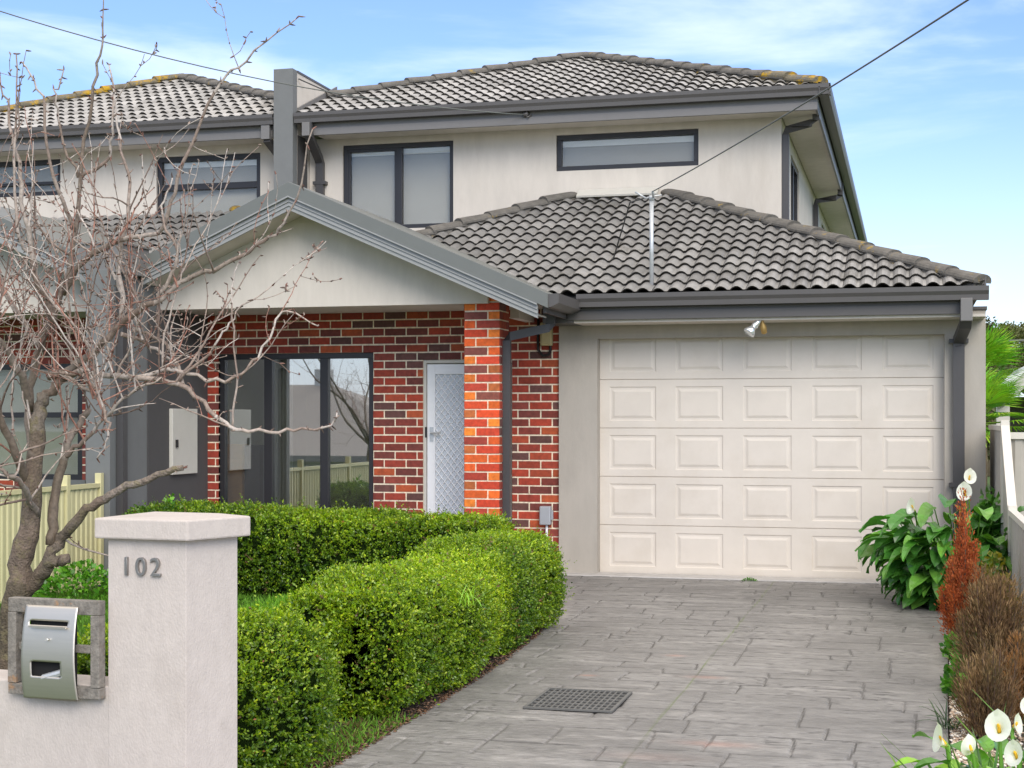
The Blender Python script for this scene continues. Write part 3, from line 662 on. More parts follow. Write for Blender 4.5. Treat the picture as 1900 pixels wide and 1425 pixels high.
mb = MB(); d2 = Vector((.15,.25,-.9)).normalized(); mb.tube([a, a+d2*.05, a+d2*.09, a+d2*.15, a+d2*.16], [.012,.018,.032,.028,.012], 12); mb.build('lamp_head', M['brass'], f4, smooth=True)
# --- service mast and cables
mx, my = gx(1209,14.66), 14.66; mtz = 3.735
ma_ = thing('service_mast', (mx,my,2.8), 'galvanised service mast standing on the front edge of the garage roof', 'mast')
mb = MB(); mb.tube([(mx,my,2.80),(mx,my,mtz)], .021, 10); mb.build('pole', M['galv'], ma_, smooth=True)
mb = MB(); mb.tube([(mx-.07,my,mtz+.0),(mx,my,mtz+.02),(mx+.10,my,mtz+.03)], .008, 6); mb.tube([(mx,my,mtz-.02),(mx,my,mtz+.03)], .027, 8); mb.tube([(mx-.05,my,mtz),(mx-.16,my-.02,mtz+.07)], .01, 6); mb.tube([(mx+.02,my-.02,mtz+.01),(mx+.03,my-.12,mtz+.05)], .012, 6); mb.build('cable_hook', M['galv'], ma_, smooth=True)
mb = MB(); mb.tube([(mx-.02,my,mtz+.02),(mx-.25,my+.2,mtz+.0),(mx-.5,my+.6,EZ+PT*(my+.6-EY)+.08)], .008, 6); mb.build('lead_cable', M['cable'], ma_, smooth=True)
def cable(name, A_, B_, sag, r, m, label):
    A_, B_ = Vector(A_), Vector(B_); pts = [A_.lerp(B_, t/28)-Vector((0,0,sag*4*(t/28)*(1-t/28))) for t in range(29)]
    mb = MB(); mb.tube(pts, r, 6); return tag(mb.build(name, m, smooth=True), label, 'cable')
cable('power_cable', (mx+.03,my-.12,mtz+.05), pt(2010,-140,6.5), .04, .0055, M['wire_l'], 'straight overhead cable rising from the garage roof mast to the upper right corner')
P2 = at(975,213,UEY-.02)
cable('power_cable', P2, pt(-1000,-390,14.0), 0.60, .0065, M['wire_l'], 'thin dark overhead cable sagging from upper eave across sky to the upper left corner')
mb = MB(); mb.tube([P2+Vector((-.03,.01,0)),P2+Vector((.03,.01,.02))], .03, 8); mb.tube([P2,P2+Vector((.03,0,-.03)),P2+Vector((.06,.02,.0))], .01, 6); mb.build('cable_anchor', M['metal'], house, smooth=True)
mb = MB(); mb.tube([(PWX+.01,17.46,5.80),(PWX+.35,17.9,5.66),(PWX+.6,18.2,5.68)], .009, 5); mb.build('parapet_line', M['cable'], house)  # thin dark tube running from the parapet back over the roof
# ------------------------------------------------------------------ attached house on the left
def nbox(name, m, *b, bevel=0): return box_part(name, m, nb, *b, bevel=bevel)
NAX = -10.45
NW1 = (gx(290,YU), gx(483,YU), 3.85, 4.985); NW2 = (-12.5, gx(112,YU), 4.55, 5.03)
mb = MB(); wall_holes(mb, -16, FX0, 3.0, UEZ-.2, YU, YU+.2, [NW1, NW2]); mb.build('upper_wall', M['render'], nb)
t1 = at(300,350,YU).z; window(nb, *NW1, YU, .065, trans=[(t1-.03,t1+.05)], blind=2)
window(nb, *NW2, YU, .06, trans=[(4.70,4.74)], blind=1)
gutter_x('gutter', -16, FX0-.01, UEY-.09, UEZ+.03, nb)
mb = MB(); mb.box(-16,FX0-.05,UEY+.03,UEY+.055,UEZ-.24,UEZ); mb.box(-16,FX0-.05,UEY+.012,UEY+.03,UEZ-.24,UEZ-.155); mb.build('fascia', M['metal_l'], nb)
nbox('soffit', M['render'], -16, FX0-.02, UEY+.056, YU-.002, UEZ-.215, UEZ-.20)
mb = MB(); mb.box(FX0-.17,FX0-.06,UEY-.06,UEY+.01,UEZ-.27,UEZ-.10); mb.build('outlet', M['metal_l'], nb)
mb = MB(); sq_pipe(mb, [(FX0-.11,UEY-.02,UEZ-.27),(FX0-.08,YU-.1,UEZ-.45),(FX0-.08,YU-.05,UEZ-.52),(FX0-.08,YU-.05,3.3)], .09,.07); mb.build('downpipe', M['pipe'], nb)
NAP = Vector((NAX, UEY+3.06, UEZ+PT*3.06))
NRE = Vector((FX0, 18.0, UEZ+PT*(18.0-UEY)))
dd = (NRE-NAP); nn = Vector((dd.y,-dd.x,0)); nn = -nn if nn.dot(Vector((1,1,0))) < 0 else nn
nr = tile_roof('upper_roof', (-14.4,UEY,UEZ), (1,0,0), S_up, 7.0, 3.5, [((NAP.x,NAP.y,0),(-1,1,0)), ((NAP.x,NAP.y,0),tuple(nn)), ((FX0,0,0),(1,0,0))], nb, .31, 21)
caps('ridge_capping', (NAX-3.0,UEY+.06,UEZ+.06), NAP+Vector((0,0,.035)), nr, M['capm'], 22)
caps('ridge_capping', NRE+Vector((0,0,.035)), NAP+Vector((0,0,.035)), nr, M['cap'], 23)
mb = MB(); mb.face([tuple(NAP),tuple(NRE),(FX0,33,NRE.z),(NAP.x,33,NAP.z)]); mb.face([tuple(NAP),(NAP.x,33,NAP.z),(NAX-3.06,33,UEZ),(NAX-3.06,UEY,UEZ)]); mb.build('roof_side', M['cap'], nr)
nlr = tile_roof('lower_roof', (-13,EY,EZ), (1,0,0), S_up, 5.7, 3.85, [((0,YU-.01,0),(0,1,0)), ((FX0,0,0),(1,0,0)), ((-8.35,YU,0),(1,1,0))], nb, .23, 24)
caps('ridge_capping', (FX0-.1,YU-.75-.05,EZ+PT*(YU-.75-EY)+.0), (-8.35,YU,EZ+PT*(YU-EY)+.03), nlr, M['capm'], 25)
# neighbour porch gable
NRX = -9.42
def zn(x): return RZ-GP*abs(x-NRX)
nx1, nx0 = FX0-.04, -11.6
def nbarge(t0, t1, y0, y1):
    mb = MB(); mb.prism([(nx0,zn(nx0)-t0),(NRX,RZ-t0),(nx1,zn(nx1)-t0),(nx1,zn(nx1)-t1),(NRX,RZ-t1),(nx0,zn(nx0)-t1)], y0, y1, 'y'); return mb
nbarge(0,.135,GYF,GYF+.1).build('barge_capping', M['barge'], nb, bevel=.003)
mb = MB()
for (t0,t1,yy) in [(.135,.150,GYF-.012),(.150,.185,GYF+.022),(.185,.193,GYF+.008),(.193,.27,GYF+.022)]:
    q = nbarge(t0,t1,yy,GYF+.05); n0 = len(mb.v); mb.v += q.v; mb.f += [tuple(i+n0 for i in f) for f in q.f]; mb.c += q.c
mb.build('barge_board', M['barge_l'], nb)
nbarge(-.002,.05,GYF+.1,16).build('porch_roof', M['barge'], nb)
mb = MB(); mb.prism([(-11.45,gwz),(nx1,gwz),(nx1,zn(nx1)-.24),(NRX,RZ-.24),(-11.45,zn(-11.45)-.24)], 13.9, 13.955, 'y'); mb.build('gable_wall', M['render'], nb)
nbox('porch_ceiling', M['render'], -12, FX0-.001, 13.957, YB-.01, 2.69, 2.71)
nholes = [(gx(-160,YB), gx(153,YB)+.0, .898, 2.188)]
mb = MB(); mb.cur = MORT; wall_holes(mb, -12.6, gx(160,YB)+.02, -.1, 2.74, YB, YB+.11, nholes)
brick_face(mb, (-12.6,YB,0), (1,0,0), (0,-1,0), 12.62+gx(160,YB), -.047, 2.74, [(a+12.6,b+12.6,c,d) for a,b,c,d in nholes], BR, seed=31); mb.build('brick_wall', M['brick'], nb)
nbox('grey_wall', M['mgrey'], gx(160,YB)+.021, FX0-.001, YB-.05, YB+.1, -.1, 2.74)
nbox('grey_wall', M['mgrey'], gx(60,YB-.1), gx(160,YB)+.02, YB-.06, YB-.015, -.1, .90)
tz = at(50,770,YB).z
window(nb, *nholes[0], YB, .06, trans=[(tz-.03,tz+.03)], glass='glass_up', blind=1, blind_m=M['blindg'], inset=.0, blind_y=.12)
# ------------------------------------------------------------------ front pillar, wall, letterbox
C = pt(345,1003,5.6); C = Vector((C.x,C.y,0)); Ld = Vector((-.9972,.075,0)); Rd = Vector((.358,.934,0))
Nf = Vector((-.075,-.9972,0))            # outward normal of the front face
gp_ = thing('gate_pillar', (C.x-.1,C.y+.1,0), 'rendered cream pillar with flat cap and house number 102', 'pillar')
Q = [C+Ld*.337, C, C+Rd*.262, C+Rd*.262+Vector((-.16,.09,0)), C+Ld*.337+Vector((.02,.36,0))]
mb = MB(); mb.prism([(q.x,q.y) for q in Q], -.1, 1.12, 'z'); mb.build('pillar_shaft', M['gatewall'], gp_, bevel=.003)
cen = sum(Q, Vector())/len(Q)
Q2 = [q+(q-cen).normalized()*.052 for q in Q]
mb = MB(); mb.prism([(q.x,q.y) for q in Q2], 1.121, 1.198, 'z'); mb.build('pillar_cap', M['gatewall'], gp_, bevel=.007)
def digit(ch, u, v0, v1):
    cu = bpy.data.curves.new('t', 'FONT'); cu.body = ch; cu.size = 1; cu.extrude = .06; cu.bevel_depth = .008; cu.offset = -.004
    ob = bpy.data.objects.new('t', cu); COL.objects.link(ob); dg = bpy.context.evaluated_depsgraph_get(); me = bpy.data.meshes.new_from_object(ob.evaluated_get(dg))
    COL.objects.unlink(ob); bpy.data.objects.remove(ob)
    co = np.array([v.co[:] for v in me.vertices]); h = co[:,1].max(); cx = (co[:,0].max()+co[:,0].min())/2
    s = (v1-v0)*5.6/F/h
    tt = math.tan(math.atan((u-950)/F)-YAW); sg = (C.x-tt*C.y)/(tt*Ld.y-Ld.x)
    base = C+Ld*sg+Nf*.008; zb = ZC-(v1-H0)*5.63/F
    for v in me.vertices:
        x_, y_, z_ = v.co; v.co = base-Ld*((x_-cx)*s)+Vector((0,0,zb+y_*s))+Nf*(z_*s)
    me.materials.append(M['digit']); o = bpy.data.objects.new('house_number', me); COL.objects.link(o)
    o.parent = gp_; o.matrix_parent_inverse = Matrix.Translation(gp_.location).inverted()
for ch, u in (('1',237),('0',264),('2',291)): digit(ch, u, 1035, 1069)
# wall
fwall = thing('front_wall', (C.x-1.4,C.y+.2,0), 'low cream rendered front wall running left from the pillar', 'wall')
def fl_(s, n, z): return C+Ld*s-Nf*n+Vector((0,0,z))
wz = .559
mb = MB(); 
a = [fl_(.33,.0015,0),fl_(3.2,.0015,0),fl_(3.2,.2,0),fl_(.33,.2,0)]; mb.prism([(q.x,q.y) for q in a], -.1, wz, 'z'); mb.build('wall_body', M['gatewall'], fwall, bevel=.006)
TF = lambda p: C+Ld*p.x-Nf*p.y+Vector((0,0,p.z))       # local (s along left, n depth, z)
s0, s1 = .345, .755; z0, z1 = .515, .885
tf = thing('timber_frame', TF(Vector((.56,-.02,z0))), 'weathered grey timber lattice frame holding the letterbox beside the pillar', 'timber frame')
mb = MB(); t = .042
mb.box(s0,s1,-.045,-.004,z1-t-.012,z1,T=TF); mb.build('rail', M['oldwood'], tf, bevel=.003)
mb = MB(); mb.box(s0,s1,-.045,-.004,z0,z0+t,T=TF); mb.build('rail', M['oldwood'], tf, bevel=.003)
for a_, b_ in ((s0,s0+t-.004),(s1-t+.004,s1)):
    mb = MB(); mb.box(a_,b_,-.048,-.0045,z0+t+.001,z1-t-.013,T=TF); mb.build('stile', M['oldwood'], tf, bevel=.003)
mb = MB(); mb.box(s0+t,s1-t,-.035,-.012,.685,.715,T=TF); mb.build('middle_rail', M['oldwood'], tf, bevel=.003)
lb = thing('letterbox', TF(Vector((.58,-.06,.52))), 'curved stainless steel letterbox with slot and newspaper opening', 'letterbox')
b0, b1 = .428, .672; lz0, lz1 = .507, .862
mb = MB(); NS, NZ = 26, 44
def ly(q): # bulge outward (n negative)
    return -.050-.030*math.sin(math.pi*min(1,(q*.92+.08)))**.8
slot = (.12,.86,.795,.85); win = (.20,.73,.25,.42)
grid = {}
for j in range(NZ+1):
    q = j/NZ
    for i in range(NS+1):
        p = i/NS; wsc = 1-.05*q
        s_ = b1-(b1-b0)*(.5+(p-.5)*wsc); grid[i,j] = TF(Vector((s_, ly(q), lz0+(lz1-lz0)*q)))
for j in range(NZ):
    for i in range(NS):
        p, q = (i+.5)/NS, (j+.5)/NZ
        if (slot[0]<p<slot[1] and slot[2]<q<slot[3]) or (win[0]<p<win[1] and win[2]<q<win[3]): continue
        mb.face([grid[i,j],grid[i+1,j],grid[i+1,j+1],grid[i,j+1]])
fp = mb.build('front_panel', M['steel'], lb, smooth=True)
bm = bmesh.new(); bm.from_mesh(fp.data); bmesh.ops.remove_doubles(bm, verts=bm.verts, dist=1e-5); bm.to_mesh(fp.data); bm.free()
so = fp.modifiers.new('Solidify', 'SOLIDIFY'); so.thickness = .002
mb = MB(); mb.box(b0+.03,b1-.02,-.046,-.02,lz0+.03,lz1-.03,T=TF); mb.build('box_body', M['void'], lb, bevel=.003)  # coloured near-black to stand in for the shade inside the openings
mb = MB(); zz = lz0+(lz1-lz0)*.79; mb.box(b0+.04,b1-.04,-.086,-.076,zz-.006,zz,T=TF); mb.build('slot_flap', M['steel'], lb)
mb = MB(); zz = lz0+(lz1-lz0)*.65; mb.tube([TF(Vector((.55,-.080,zz))),TF(Vector((.55,-.088,zz)))], .005, 10); mb.build('lock', M['lampglass'], lb)
mb = MB(); zz = lz0+.095; mb.tube([TF(Vector((b0+.07,-.062,zz+.01))),TF(Vector((b1-.09,-.062,zz-.015)))], .014, 8); mb.build('newspaper_shelf', M['galv'], lb)
# ------------------------------------------------------------------ fences
def rib_sheet(mb, p0, p1, z0a, z1a, z1b, nrm, pitch=.085, amp=.012):
    p0, p1, nrm = Vector(p0), Vector(p1), Vector(nrm); L_ = (p1-p0).length; u = (p1-p0)/L_; x = 0; prev = None
    prof = [(0,0),(.35,0),(.5,1),(.85,1)]
    pts = []
    while x < L_:
        for fx, fy in prof:
            xx = x+fx*pitch
            if xx <= L_: pts.append((xx, fy*amp))
        x += pitch
    pts.append((L_,0))
    for (a, h), (b, g2) in zip(pts, pts[1:]):
        A1, B1 = p0+u*a+nrm*h, p0+u*b+nrm*g2; ta, tb = a/L_, b/L_
        mb.face([(A1.x,A1.y,z0a),(B1.x,B1.y,z0a),(B1.x,B1.y,z1a+(z1b-z1a)*tb),(A1.x,A1.y,z1a+(z1b-z1a)*ta)])
yf = thing('metal_fence', (-7.42,11,0), 'low cream yellow corrugated steel fence behind the bare tree', 'fence')
FXY = -7.44; ys_ = [12.88, gx(0,1) and 11.74+.42, 10.2, 8.6]
posts = [12.86, 12.27, 10.6, 9.0]
for i, (ya, yb) in enumerate(zip(posts, posts[1:])):
    mb = MB(); rib_sheet(mb, (FXY,ya,0), (FXY,yb,0), 0, .935, .935, (1,0,0)); mb.build('steel_panel', M['yfence'], yf)
    mb = MB(); mb.box(FXY-.025,FXY+.03,yb,ya,.925,.965); mb.build('rail', M['yfence'], yf)
for yy in posts:
    mb = MB(); mb.box(FXY-.03,FXY+.035,yy-.028,yy+.028,0,1.06); mb.build('post', M['yfence'], yf, bevel=.003)
bf = thing('metal_fence', (.8,13,0), 'beige steel side boundary fence with raked white capped panel right of the garage', 'fence')
BX = .80
mb = MB(); rib_sheet(mb, (BX,15.9,0), (BX,13.72,0), -.05, 1.47, 1.47, (-1,0,0), .16, .02); rib_sheet(mb, (BX,13.66,0), (BX,12.78,0), -.05, 1.47, .80, (-1,0,0), .16, .02); rib_sheet(mb, (BX,12.72,0), (BX,9.2,0), -.05, .80, .80, (-1,0,0), .16, .02)
mb.build('steel_panel', M['bfence'], bf)
mb = MB(); mb.prism([(13.70,1.49),(12.75,.82),(12.75,.86),(13.70,1.54)], BX-.035, BX+.035, 'x'); mb.build('raked_cap', M['bfence_l'], bf)
mb = MB(); mb.box(BX-.03,BX+.03,9.2,12.70,.80,.845); mb.build('rail', M['bfence_l'], bf)
mb = MB(); mb.box(BX-.03,BX+.03,13.75,15.9,1.47,1.515); mb.build('rail', M['bfence_l'], bf)
for yy, hh in ((13.70,1.56),(12.72,.88),(10.4,.88)):
    mb = MB(); mb.box(BX-.035,BX+.035,yy-.03,yy+.03,-.05,hh); mb.build('post', M['bfence_l'], bf, bevel=.003)
bf2 = thing('metal_fence', (2.0,14.6,0), 'beige steel fence with flat top rail facing the street, at the right edge', 'fence')
mb = MB(); rib_sheet(mb, (.86,14.6,0), (4.5,14.6,0), -.05, 1.39, 1.39, (0,-1,0), .16, .02); mb.build('steel_panel', M['bfence'], bf2)
mb = MB(); mb.box(.86,4.5,14.55,14.62,1.39,1.45); mb.build('rail', M['bfence_l'], bf2)
# neighbour carport far right
cp = thing('carport', (2.4,28,0), 'small neighbouring carport with pale gabled roof beyond the right fence', 'carport')
a = at(1845,742,28); b = at(1905,690,28)
mb = MB(); mb.prism([(a.x,a.z),(b.x,b.z+.05),(b.x+2.5,b.z-1.9),(b.x+2.3,b.z-2.0),(b.x,b.z-.22),(a.x+.15,a.z-.12)], 27.6, 31, 'y'); mb.build('roof', M['offwhite'], cp)
mb = MB(); mb.prism([(a.x-.05,a.z+.06),(b.x,b.z+.12),(b.x,b.z+.05),(a.x,a.z)], 27.5, 31.1, 'y'); mb.build('roof_sheet', M['white'], cp)
for xx in (at(1862,790,28).x,):
    mb = MB(); mb.box(xx-.12,xx+.10,27.9,28.1,0,a.z-.02); mb.build('post', M['bfence_l'], cp)
mb = MB(); mb.box(a.x+.2,b.x+3,30.5,30.6,0,2.0); mb.build('rear_wall', M['oldwood'], cp)
# ------------------------------------------------------------------ drain grate
dg = thing('drain_grate', (-1.76,8.17,.01), 'rectangular metal drain grate set in the driveway', 'drain')
gx0, gx1_, gy0, gy1 = -1.99,-1.54,7.88,8.44
mb = MB(); mb.box(gx0-.02,gx1_+.02,gy0-.02,gy1+.02,.012,.0155); mb.build('pit_shade_sheet', M['void'], dg)  # dark sheet laid on the driveway for the shade below the bars
mb = MB(); w_ = .018
mb.box(gx0-.02,gx1_+.02,gy0-.02,gy0-.02+w_,.014,.026); mb.box(gx0-.02,gx1_+.02,gy1+.02-w_,gy1+.02,.014,.026); mb.box(gx0-.02,gx0-.02+w_,gy0,gy1,.014,.025); mb.box(gx1_+.02-w_,gx1_+.02,gy0,gy1,.014,.025); mb.build('frame', M['iron'], dg)
mb = MB()
for k in range(1,14): x = gx0+(gx1_-gx0)*k/14; mb.box(x-.005,x+.005,gy0,gy1,.0145,.0235)
for k in range(1,7): y = gy0+(gy1-gy0)*k/7; mb.box(gx0,gx1_,y-.008,y+.008,.0145,.0225)
mb.build('grid', M['iron'], dg)
# ------------------------------------------------------------------ foliage
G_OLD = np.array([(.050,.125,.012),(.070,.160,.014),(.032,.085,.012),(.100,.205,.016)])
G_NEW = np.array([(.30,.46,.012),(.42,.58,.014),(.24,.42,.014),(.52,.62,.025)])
def hedge(name, label, path, hw, ht, n_sprig, leaf, seed, newness=.5, rb=.03, bump=.05, flat=3.2, top_new=1.0, tint=(1,1,1)):
    """path: list of (x,y); hw/ht functions of t in 0..1; sprigs scattered over a rounded clipped body"""
    r = np.random.default_rng(seed); P = np.array(path, float); seg = np.linalg.norm(np.diff(P,axis=0),axis=1); cum = np.concatenate([[0],np.cumsum(seg)]); L_ = cum[-1]
    o = thing(name, (float(P[:,0].mean()), float(P[:,1].mean()), 0), label, 'hedge')
    def surf(s, th, inset=0.0):
        t = s/L_; px = np.interp(s, cum, P[:,0]); py = np.interp(s, cum, P[:,1]); e = 1e-2
        dx = np.interp(np.clip(s+.1,0,L_),cum,P[:,0])-np.interp(np.clip(s-.1,0,L_),cum,P[:,0]); dy = np.interp(np.clip(s+.1,0,L_),cum,P[:,1])-np.interp(np.clip(s-.1,0,L_),cum,P[:,1])
        n = np.hypot(dx,dy)+1e-9; tx, ty = dx/n, dy/n; nx_, ny_ = ty, -tx
        c, si = np.cos(th), np.sin(th); k = 2/flat
        sx = np.sign(c)*np.abs(c)**k; sz = np.sign(si)*np.abs(si)**k
        endd = np.minimum(s, L_-s); ef = np.clip(1-(1-np.clip(endd/.16,0,1))**3.2, 0.02, 1)**.5
        W = hw(t)*ef; Hh = ht(t)*.5; HH = Hh*(.72+.28*ef)
        X = px+nx_*sx*W; Y = py+ny_*sx*W; Z = Hh*.0+HH*(1+sz)
        N = np.stack([nx_*sx/np.maximum(W,.05), ny_*sx/np.maximum(W,.05), sz/np.maximum(HH,.05)],1)
        endn = (1-np.clip(endd/.22,0,1))*np.where(s < L_/2, -1, 1)*6; N[:,0] += tx*endn; N[:,1] += ty*endn
        N /= np.linalg.norm(N,axis=1,keepdims=True)+1e-9
        Q_ = np.stack([X,Y,Z],1); nz = pnoise(Q_, 3.2, seed)
        Q_ = Q_+N*(nz*bump-inset)[:,None]; return Q_, N, nz
    # core
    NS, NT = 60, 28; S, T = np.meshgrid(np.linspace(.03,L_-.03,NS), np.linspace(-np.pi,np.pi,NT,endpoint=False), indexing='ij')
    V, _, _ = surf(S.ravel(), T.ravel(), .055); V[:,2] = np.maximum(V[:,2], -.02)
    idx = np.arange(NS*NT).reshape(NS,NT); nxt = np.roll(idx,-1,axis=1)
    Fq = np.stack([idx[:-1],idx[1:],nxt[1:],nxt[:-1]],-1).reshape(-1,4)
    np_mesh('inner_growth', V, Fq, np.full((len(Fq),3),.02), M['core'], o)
    # sprigs
    s = r.uniform(0,L_,n_sprig); ends = r.random(n_sprig) < .14; s = np.where(ends, np.where(r.random(n_sprig)<.5, .2*r.random(n_sprig)**3, L_-.2*r.random(n_sprig)**3), s)
    tt_ = np.linspace(-.42*np.pi, 1.42*np.pi, 1500); kk = 2/flat; cx_ = np.sign(np.cos(tt_))*np.abs(np.cos(tt_))**kk*hw(np.array(.5)); cz_ = np.sign(np.sin(tt_))*np.abs(np.sin(tt_))**kk*ht(np.array(.5))*.5
    al = np.concatenate([[0],np.cumsum(np.hypot(np.diff(cx_),np.diff(cz_)))]); th = np.interp(r.uniform(0,al[-1],n_sprig), al, tt_)
    B, N, nz = surf(s, th, 0); dep = r.exponential(.028, n_sprig); B = B-N*dep[:,None]
    tw = N*.8+r.normal(size=(n_sprig,3))*.55+np.array([0,0,.55]); tw /= np.linalg.norm(tw,axis=1,keepdims=True)
    k = 9; tl = r.uniform(.03,.065,n_sprig)*(1+1.6*(r.random(n_sprig)<.035))
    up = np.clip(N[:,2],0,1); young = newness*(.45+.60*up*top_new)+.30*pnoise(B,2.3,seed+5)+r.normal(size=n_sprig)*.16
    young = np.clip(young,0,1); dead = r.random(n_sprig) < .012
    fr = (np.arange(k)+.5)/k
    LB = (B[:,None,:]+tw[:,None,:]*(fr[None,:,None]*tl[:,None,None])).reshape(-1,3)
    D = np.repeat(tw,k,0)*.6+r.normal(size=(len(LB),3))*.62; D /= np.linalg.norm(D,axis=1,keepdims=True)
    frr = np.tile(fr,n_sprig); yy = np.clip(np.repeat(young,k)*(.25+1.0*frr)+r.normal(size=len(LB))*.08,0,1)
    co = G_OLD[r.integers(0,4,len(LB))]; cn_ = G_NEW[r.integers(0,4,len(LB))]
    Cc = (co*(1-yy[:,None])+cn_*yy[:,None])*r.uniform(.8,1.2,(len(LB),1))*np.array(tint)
    Cc[np.repeat(dead,k)] = (.22,.15,.07); red = r.random(len(LB)) < .004; Cc[red] = (.35,.12,.05)
    Ls = leaf*r.uniform(.7,1.25,len(LB)); keep = LB[:,2] > .005
    V, Fq = leaf_arrays(LB[keep], D[keep], Ls[keep], Ls[keep]*.55)
    np_mesh('foliage', V, Fq, Cc[keep], M['leaf'], o)
    return o
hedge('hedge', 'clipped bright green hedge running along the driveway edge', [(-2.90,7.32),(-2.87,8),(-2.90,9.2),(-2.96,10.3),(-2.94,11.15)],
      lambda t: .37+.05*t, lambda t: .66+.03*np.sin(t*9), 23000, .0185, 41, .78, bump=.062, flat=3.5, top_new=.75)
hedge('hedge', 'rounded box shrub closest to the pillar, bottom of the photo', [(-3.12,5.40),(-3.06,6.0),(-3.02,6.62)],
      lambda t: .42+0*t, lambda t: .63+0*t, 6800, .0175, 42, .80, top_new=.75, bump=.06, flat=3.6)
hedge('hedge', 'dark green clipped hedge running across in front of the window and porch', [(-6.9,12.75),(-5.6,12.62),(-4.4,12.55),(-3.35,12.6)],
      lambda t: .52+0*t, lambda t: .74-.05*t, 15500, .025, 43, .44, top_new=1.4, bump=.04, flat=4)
def scatter_grass(name, n, fx, fy, hmin, hmax, pal, kind='stuff', z=0, w=.006, m='leafm', lean=.5):
    x, y = fx(n), fy(n); P = np.stack([x,y,np.full(n,z)],1)
    D = np.stack([RNG.normal(size=n)*lean, RNG.normal(size=n)*lean, np.ones(n)],1); D /= np.linalg.norm(D,axis=1,keepdims=True)
    Ls = RNG.uniform(hmin,hmax,n); V, Fq = leaf_arrays(P, D, Ls, np.full(n,w))
    pal = np.array(pal); C_ = pal[RNG.integers(0,len(pal),n)]*RNG.uniform(.8,1.2,(n,1))
    return tag(np_mesh(name, V, Fq, C_, M[m]), kind=kind)
scatter_grass('grass', 26000, lambda n: RNG.uniform(-5.2,-3.1,n), lambda n: RNG.uniform(5.6,12.2,n), .05,.13, [(.16,.36,.02),(.20,.42,.03),(.11,.26,.02)], w=.012)
scatter_grass('grass', 30000, lambda n: RNG.uniform(-7.35,-4.6,n), lambda n: RNG.uniform(5.4,12.3,n), .03,.08, [(.10,.24,.02),(.14,.30,.03),(.08,.18,.02)], w=.010)
def edge_grass(n):
    y = RNG.uniform(5.4,7.5,n); x = np.array([lerp_t(DL,q) for q in y])-RNG.uniform(0,.3,n); return x, y
ex, ey = edge_grass(2600)
scatter_grass('grass', 2600, lambda n: ex, lambda n: ey, .02,.07, [(.10,.24,.02),(.16,.3,.03),(.12,.09,.03)], w=.008, lean=1)
# leaf litter and pebbles
def blobs(name, pts, size, pal, m, flat=.6):
    ico = np.array([(0,0,1),(.9,0,.2),(.2,.9,.1),(-.8,.4,.2),(-.5,-.8,.1),(.5,-.8,.2),(0,0,-.6)]); fc = np.array([(0,1,2),(0,2,3),(0,3,4),(0,4,5),(0,5,1),(6,2,1),(6,3,2),(6,4,3),(6,5,4),(6,1,5)])
    n = len(pts); S = RNG.uniform(size*.5,size,(n,1,1)); an = RNG.uniform(0,6.28,n); c, s = np.cos(an), np.sin(an)
    Vv = np.repeat(ico[None]*np.array([1,.75,flat]),n,0)*S*RNG.uniform(.75,1.25,(n,7,1)); X = Vv[...,0]*c[:,None]-Vv[...,1]*s[:,None]; Y = Vv[...,0]*s[:,None]+Vv[...,1]*c[:,None]
    Vv = np.stack([X,Y,Vv[...,2]],-1)+pts[:,None,:]; Fq = (fc[None]+np.arange(n)[:,None,None]*7).reshape(-1,3)
    pal = np.array(pal); C_ = np.repeat(pal[RNG.integers(0,len(pal),n)]*RNG.uniform(.8,1.15,(n,1)),10,0)
    return tag(np_mesh(name, Vv.reshape(-1,3), Fq, C_, m, smooth=False), kind='stuff')
n = 9000; y = RNG.uniform(4.0,11,n); x = np.array([lerp_t(DR,q) for q in y])+.015+np.abs(RNG.normal(size=n))*.17
blobs('pebbles', np.stack([x,y,RNG.uniform(.0,.02,n)],1), .017, [(.62,.52,.40),(.70,.63,.52),(.48,.36,.25),(.75,.70,.62),(.38,.27,.19)], M['gravel'])
n = 2600; y = RNG.uniform(5.0,11.4,n); x = np.array([lerp_t(DL,q) for q in y])-RNG.exponential(.07,n)+.02
blobs('leaf_litter', np.stack([x,y,RNG.uniform(.004,.018,n)],1), .016, [(.10,.05,.03),(.16,.08,.04),(.06,.04,.03),(.22,.13,.08)], M['gravel'], .3)
# small broad-leaved plants
def leafy_clump(name, label, cat, cx, cy, rx, ry, h, n, leaf, pal, seed, kind=None, z0=0, round_=.7, m='leaf'):
    r = np.random.default_rng(seed); ph = r.uniform(0,2*np.pi,n); q = np.sqrt(r.random(n)); z = z0+h*(1-q**2)*r.uniform(.2,1,n)**.5
    P = np.stack([cx+rx*q*np.cos(ph), cy+ry*q*np.sin(ph), z],1)
    D = np.stack([np.cos(ph)*q+r.normal(size=n)*.4, np.sin(ph)*q+r.normal(size=n)*.4, .35+r.normal(size=n)*.4],1); D /= np.linalg.norm(D,axis=1,keepdims=True)
    Ls = leaf*r.uniform(.6,1.3,n); V, Fq = leaf_arrays(P, D, Ls, Ls*round_); pal = np.array(pal); C_ = pal[r.integers(0,len(pal),n)]*r.uniform(.75,1.25,(n,1))
    o = np_mesh(name, V, Fq, C_, M[m]); tag(o, label, cat, kind=kind); return o
BRG = [(.10,.30,.02),(.16,.38,.03),(.07,.22,.02)]
leafy_clump('weed', 'bright green leafy weed in front of the yellow fence, left of the pillar', 'weed', gx(150,11.8), 11.8, .42, .3, .34, 900, .05, BRG, 50)
leafy_clump('weed', 'bright lime leafy plant rising behind the pillar cap by the grey wall', 'weed', gx(318,12.6), 12.6, .22, .15, .86, 1100, .06, BRG, 51, z0=.0)
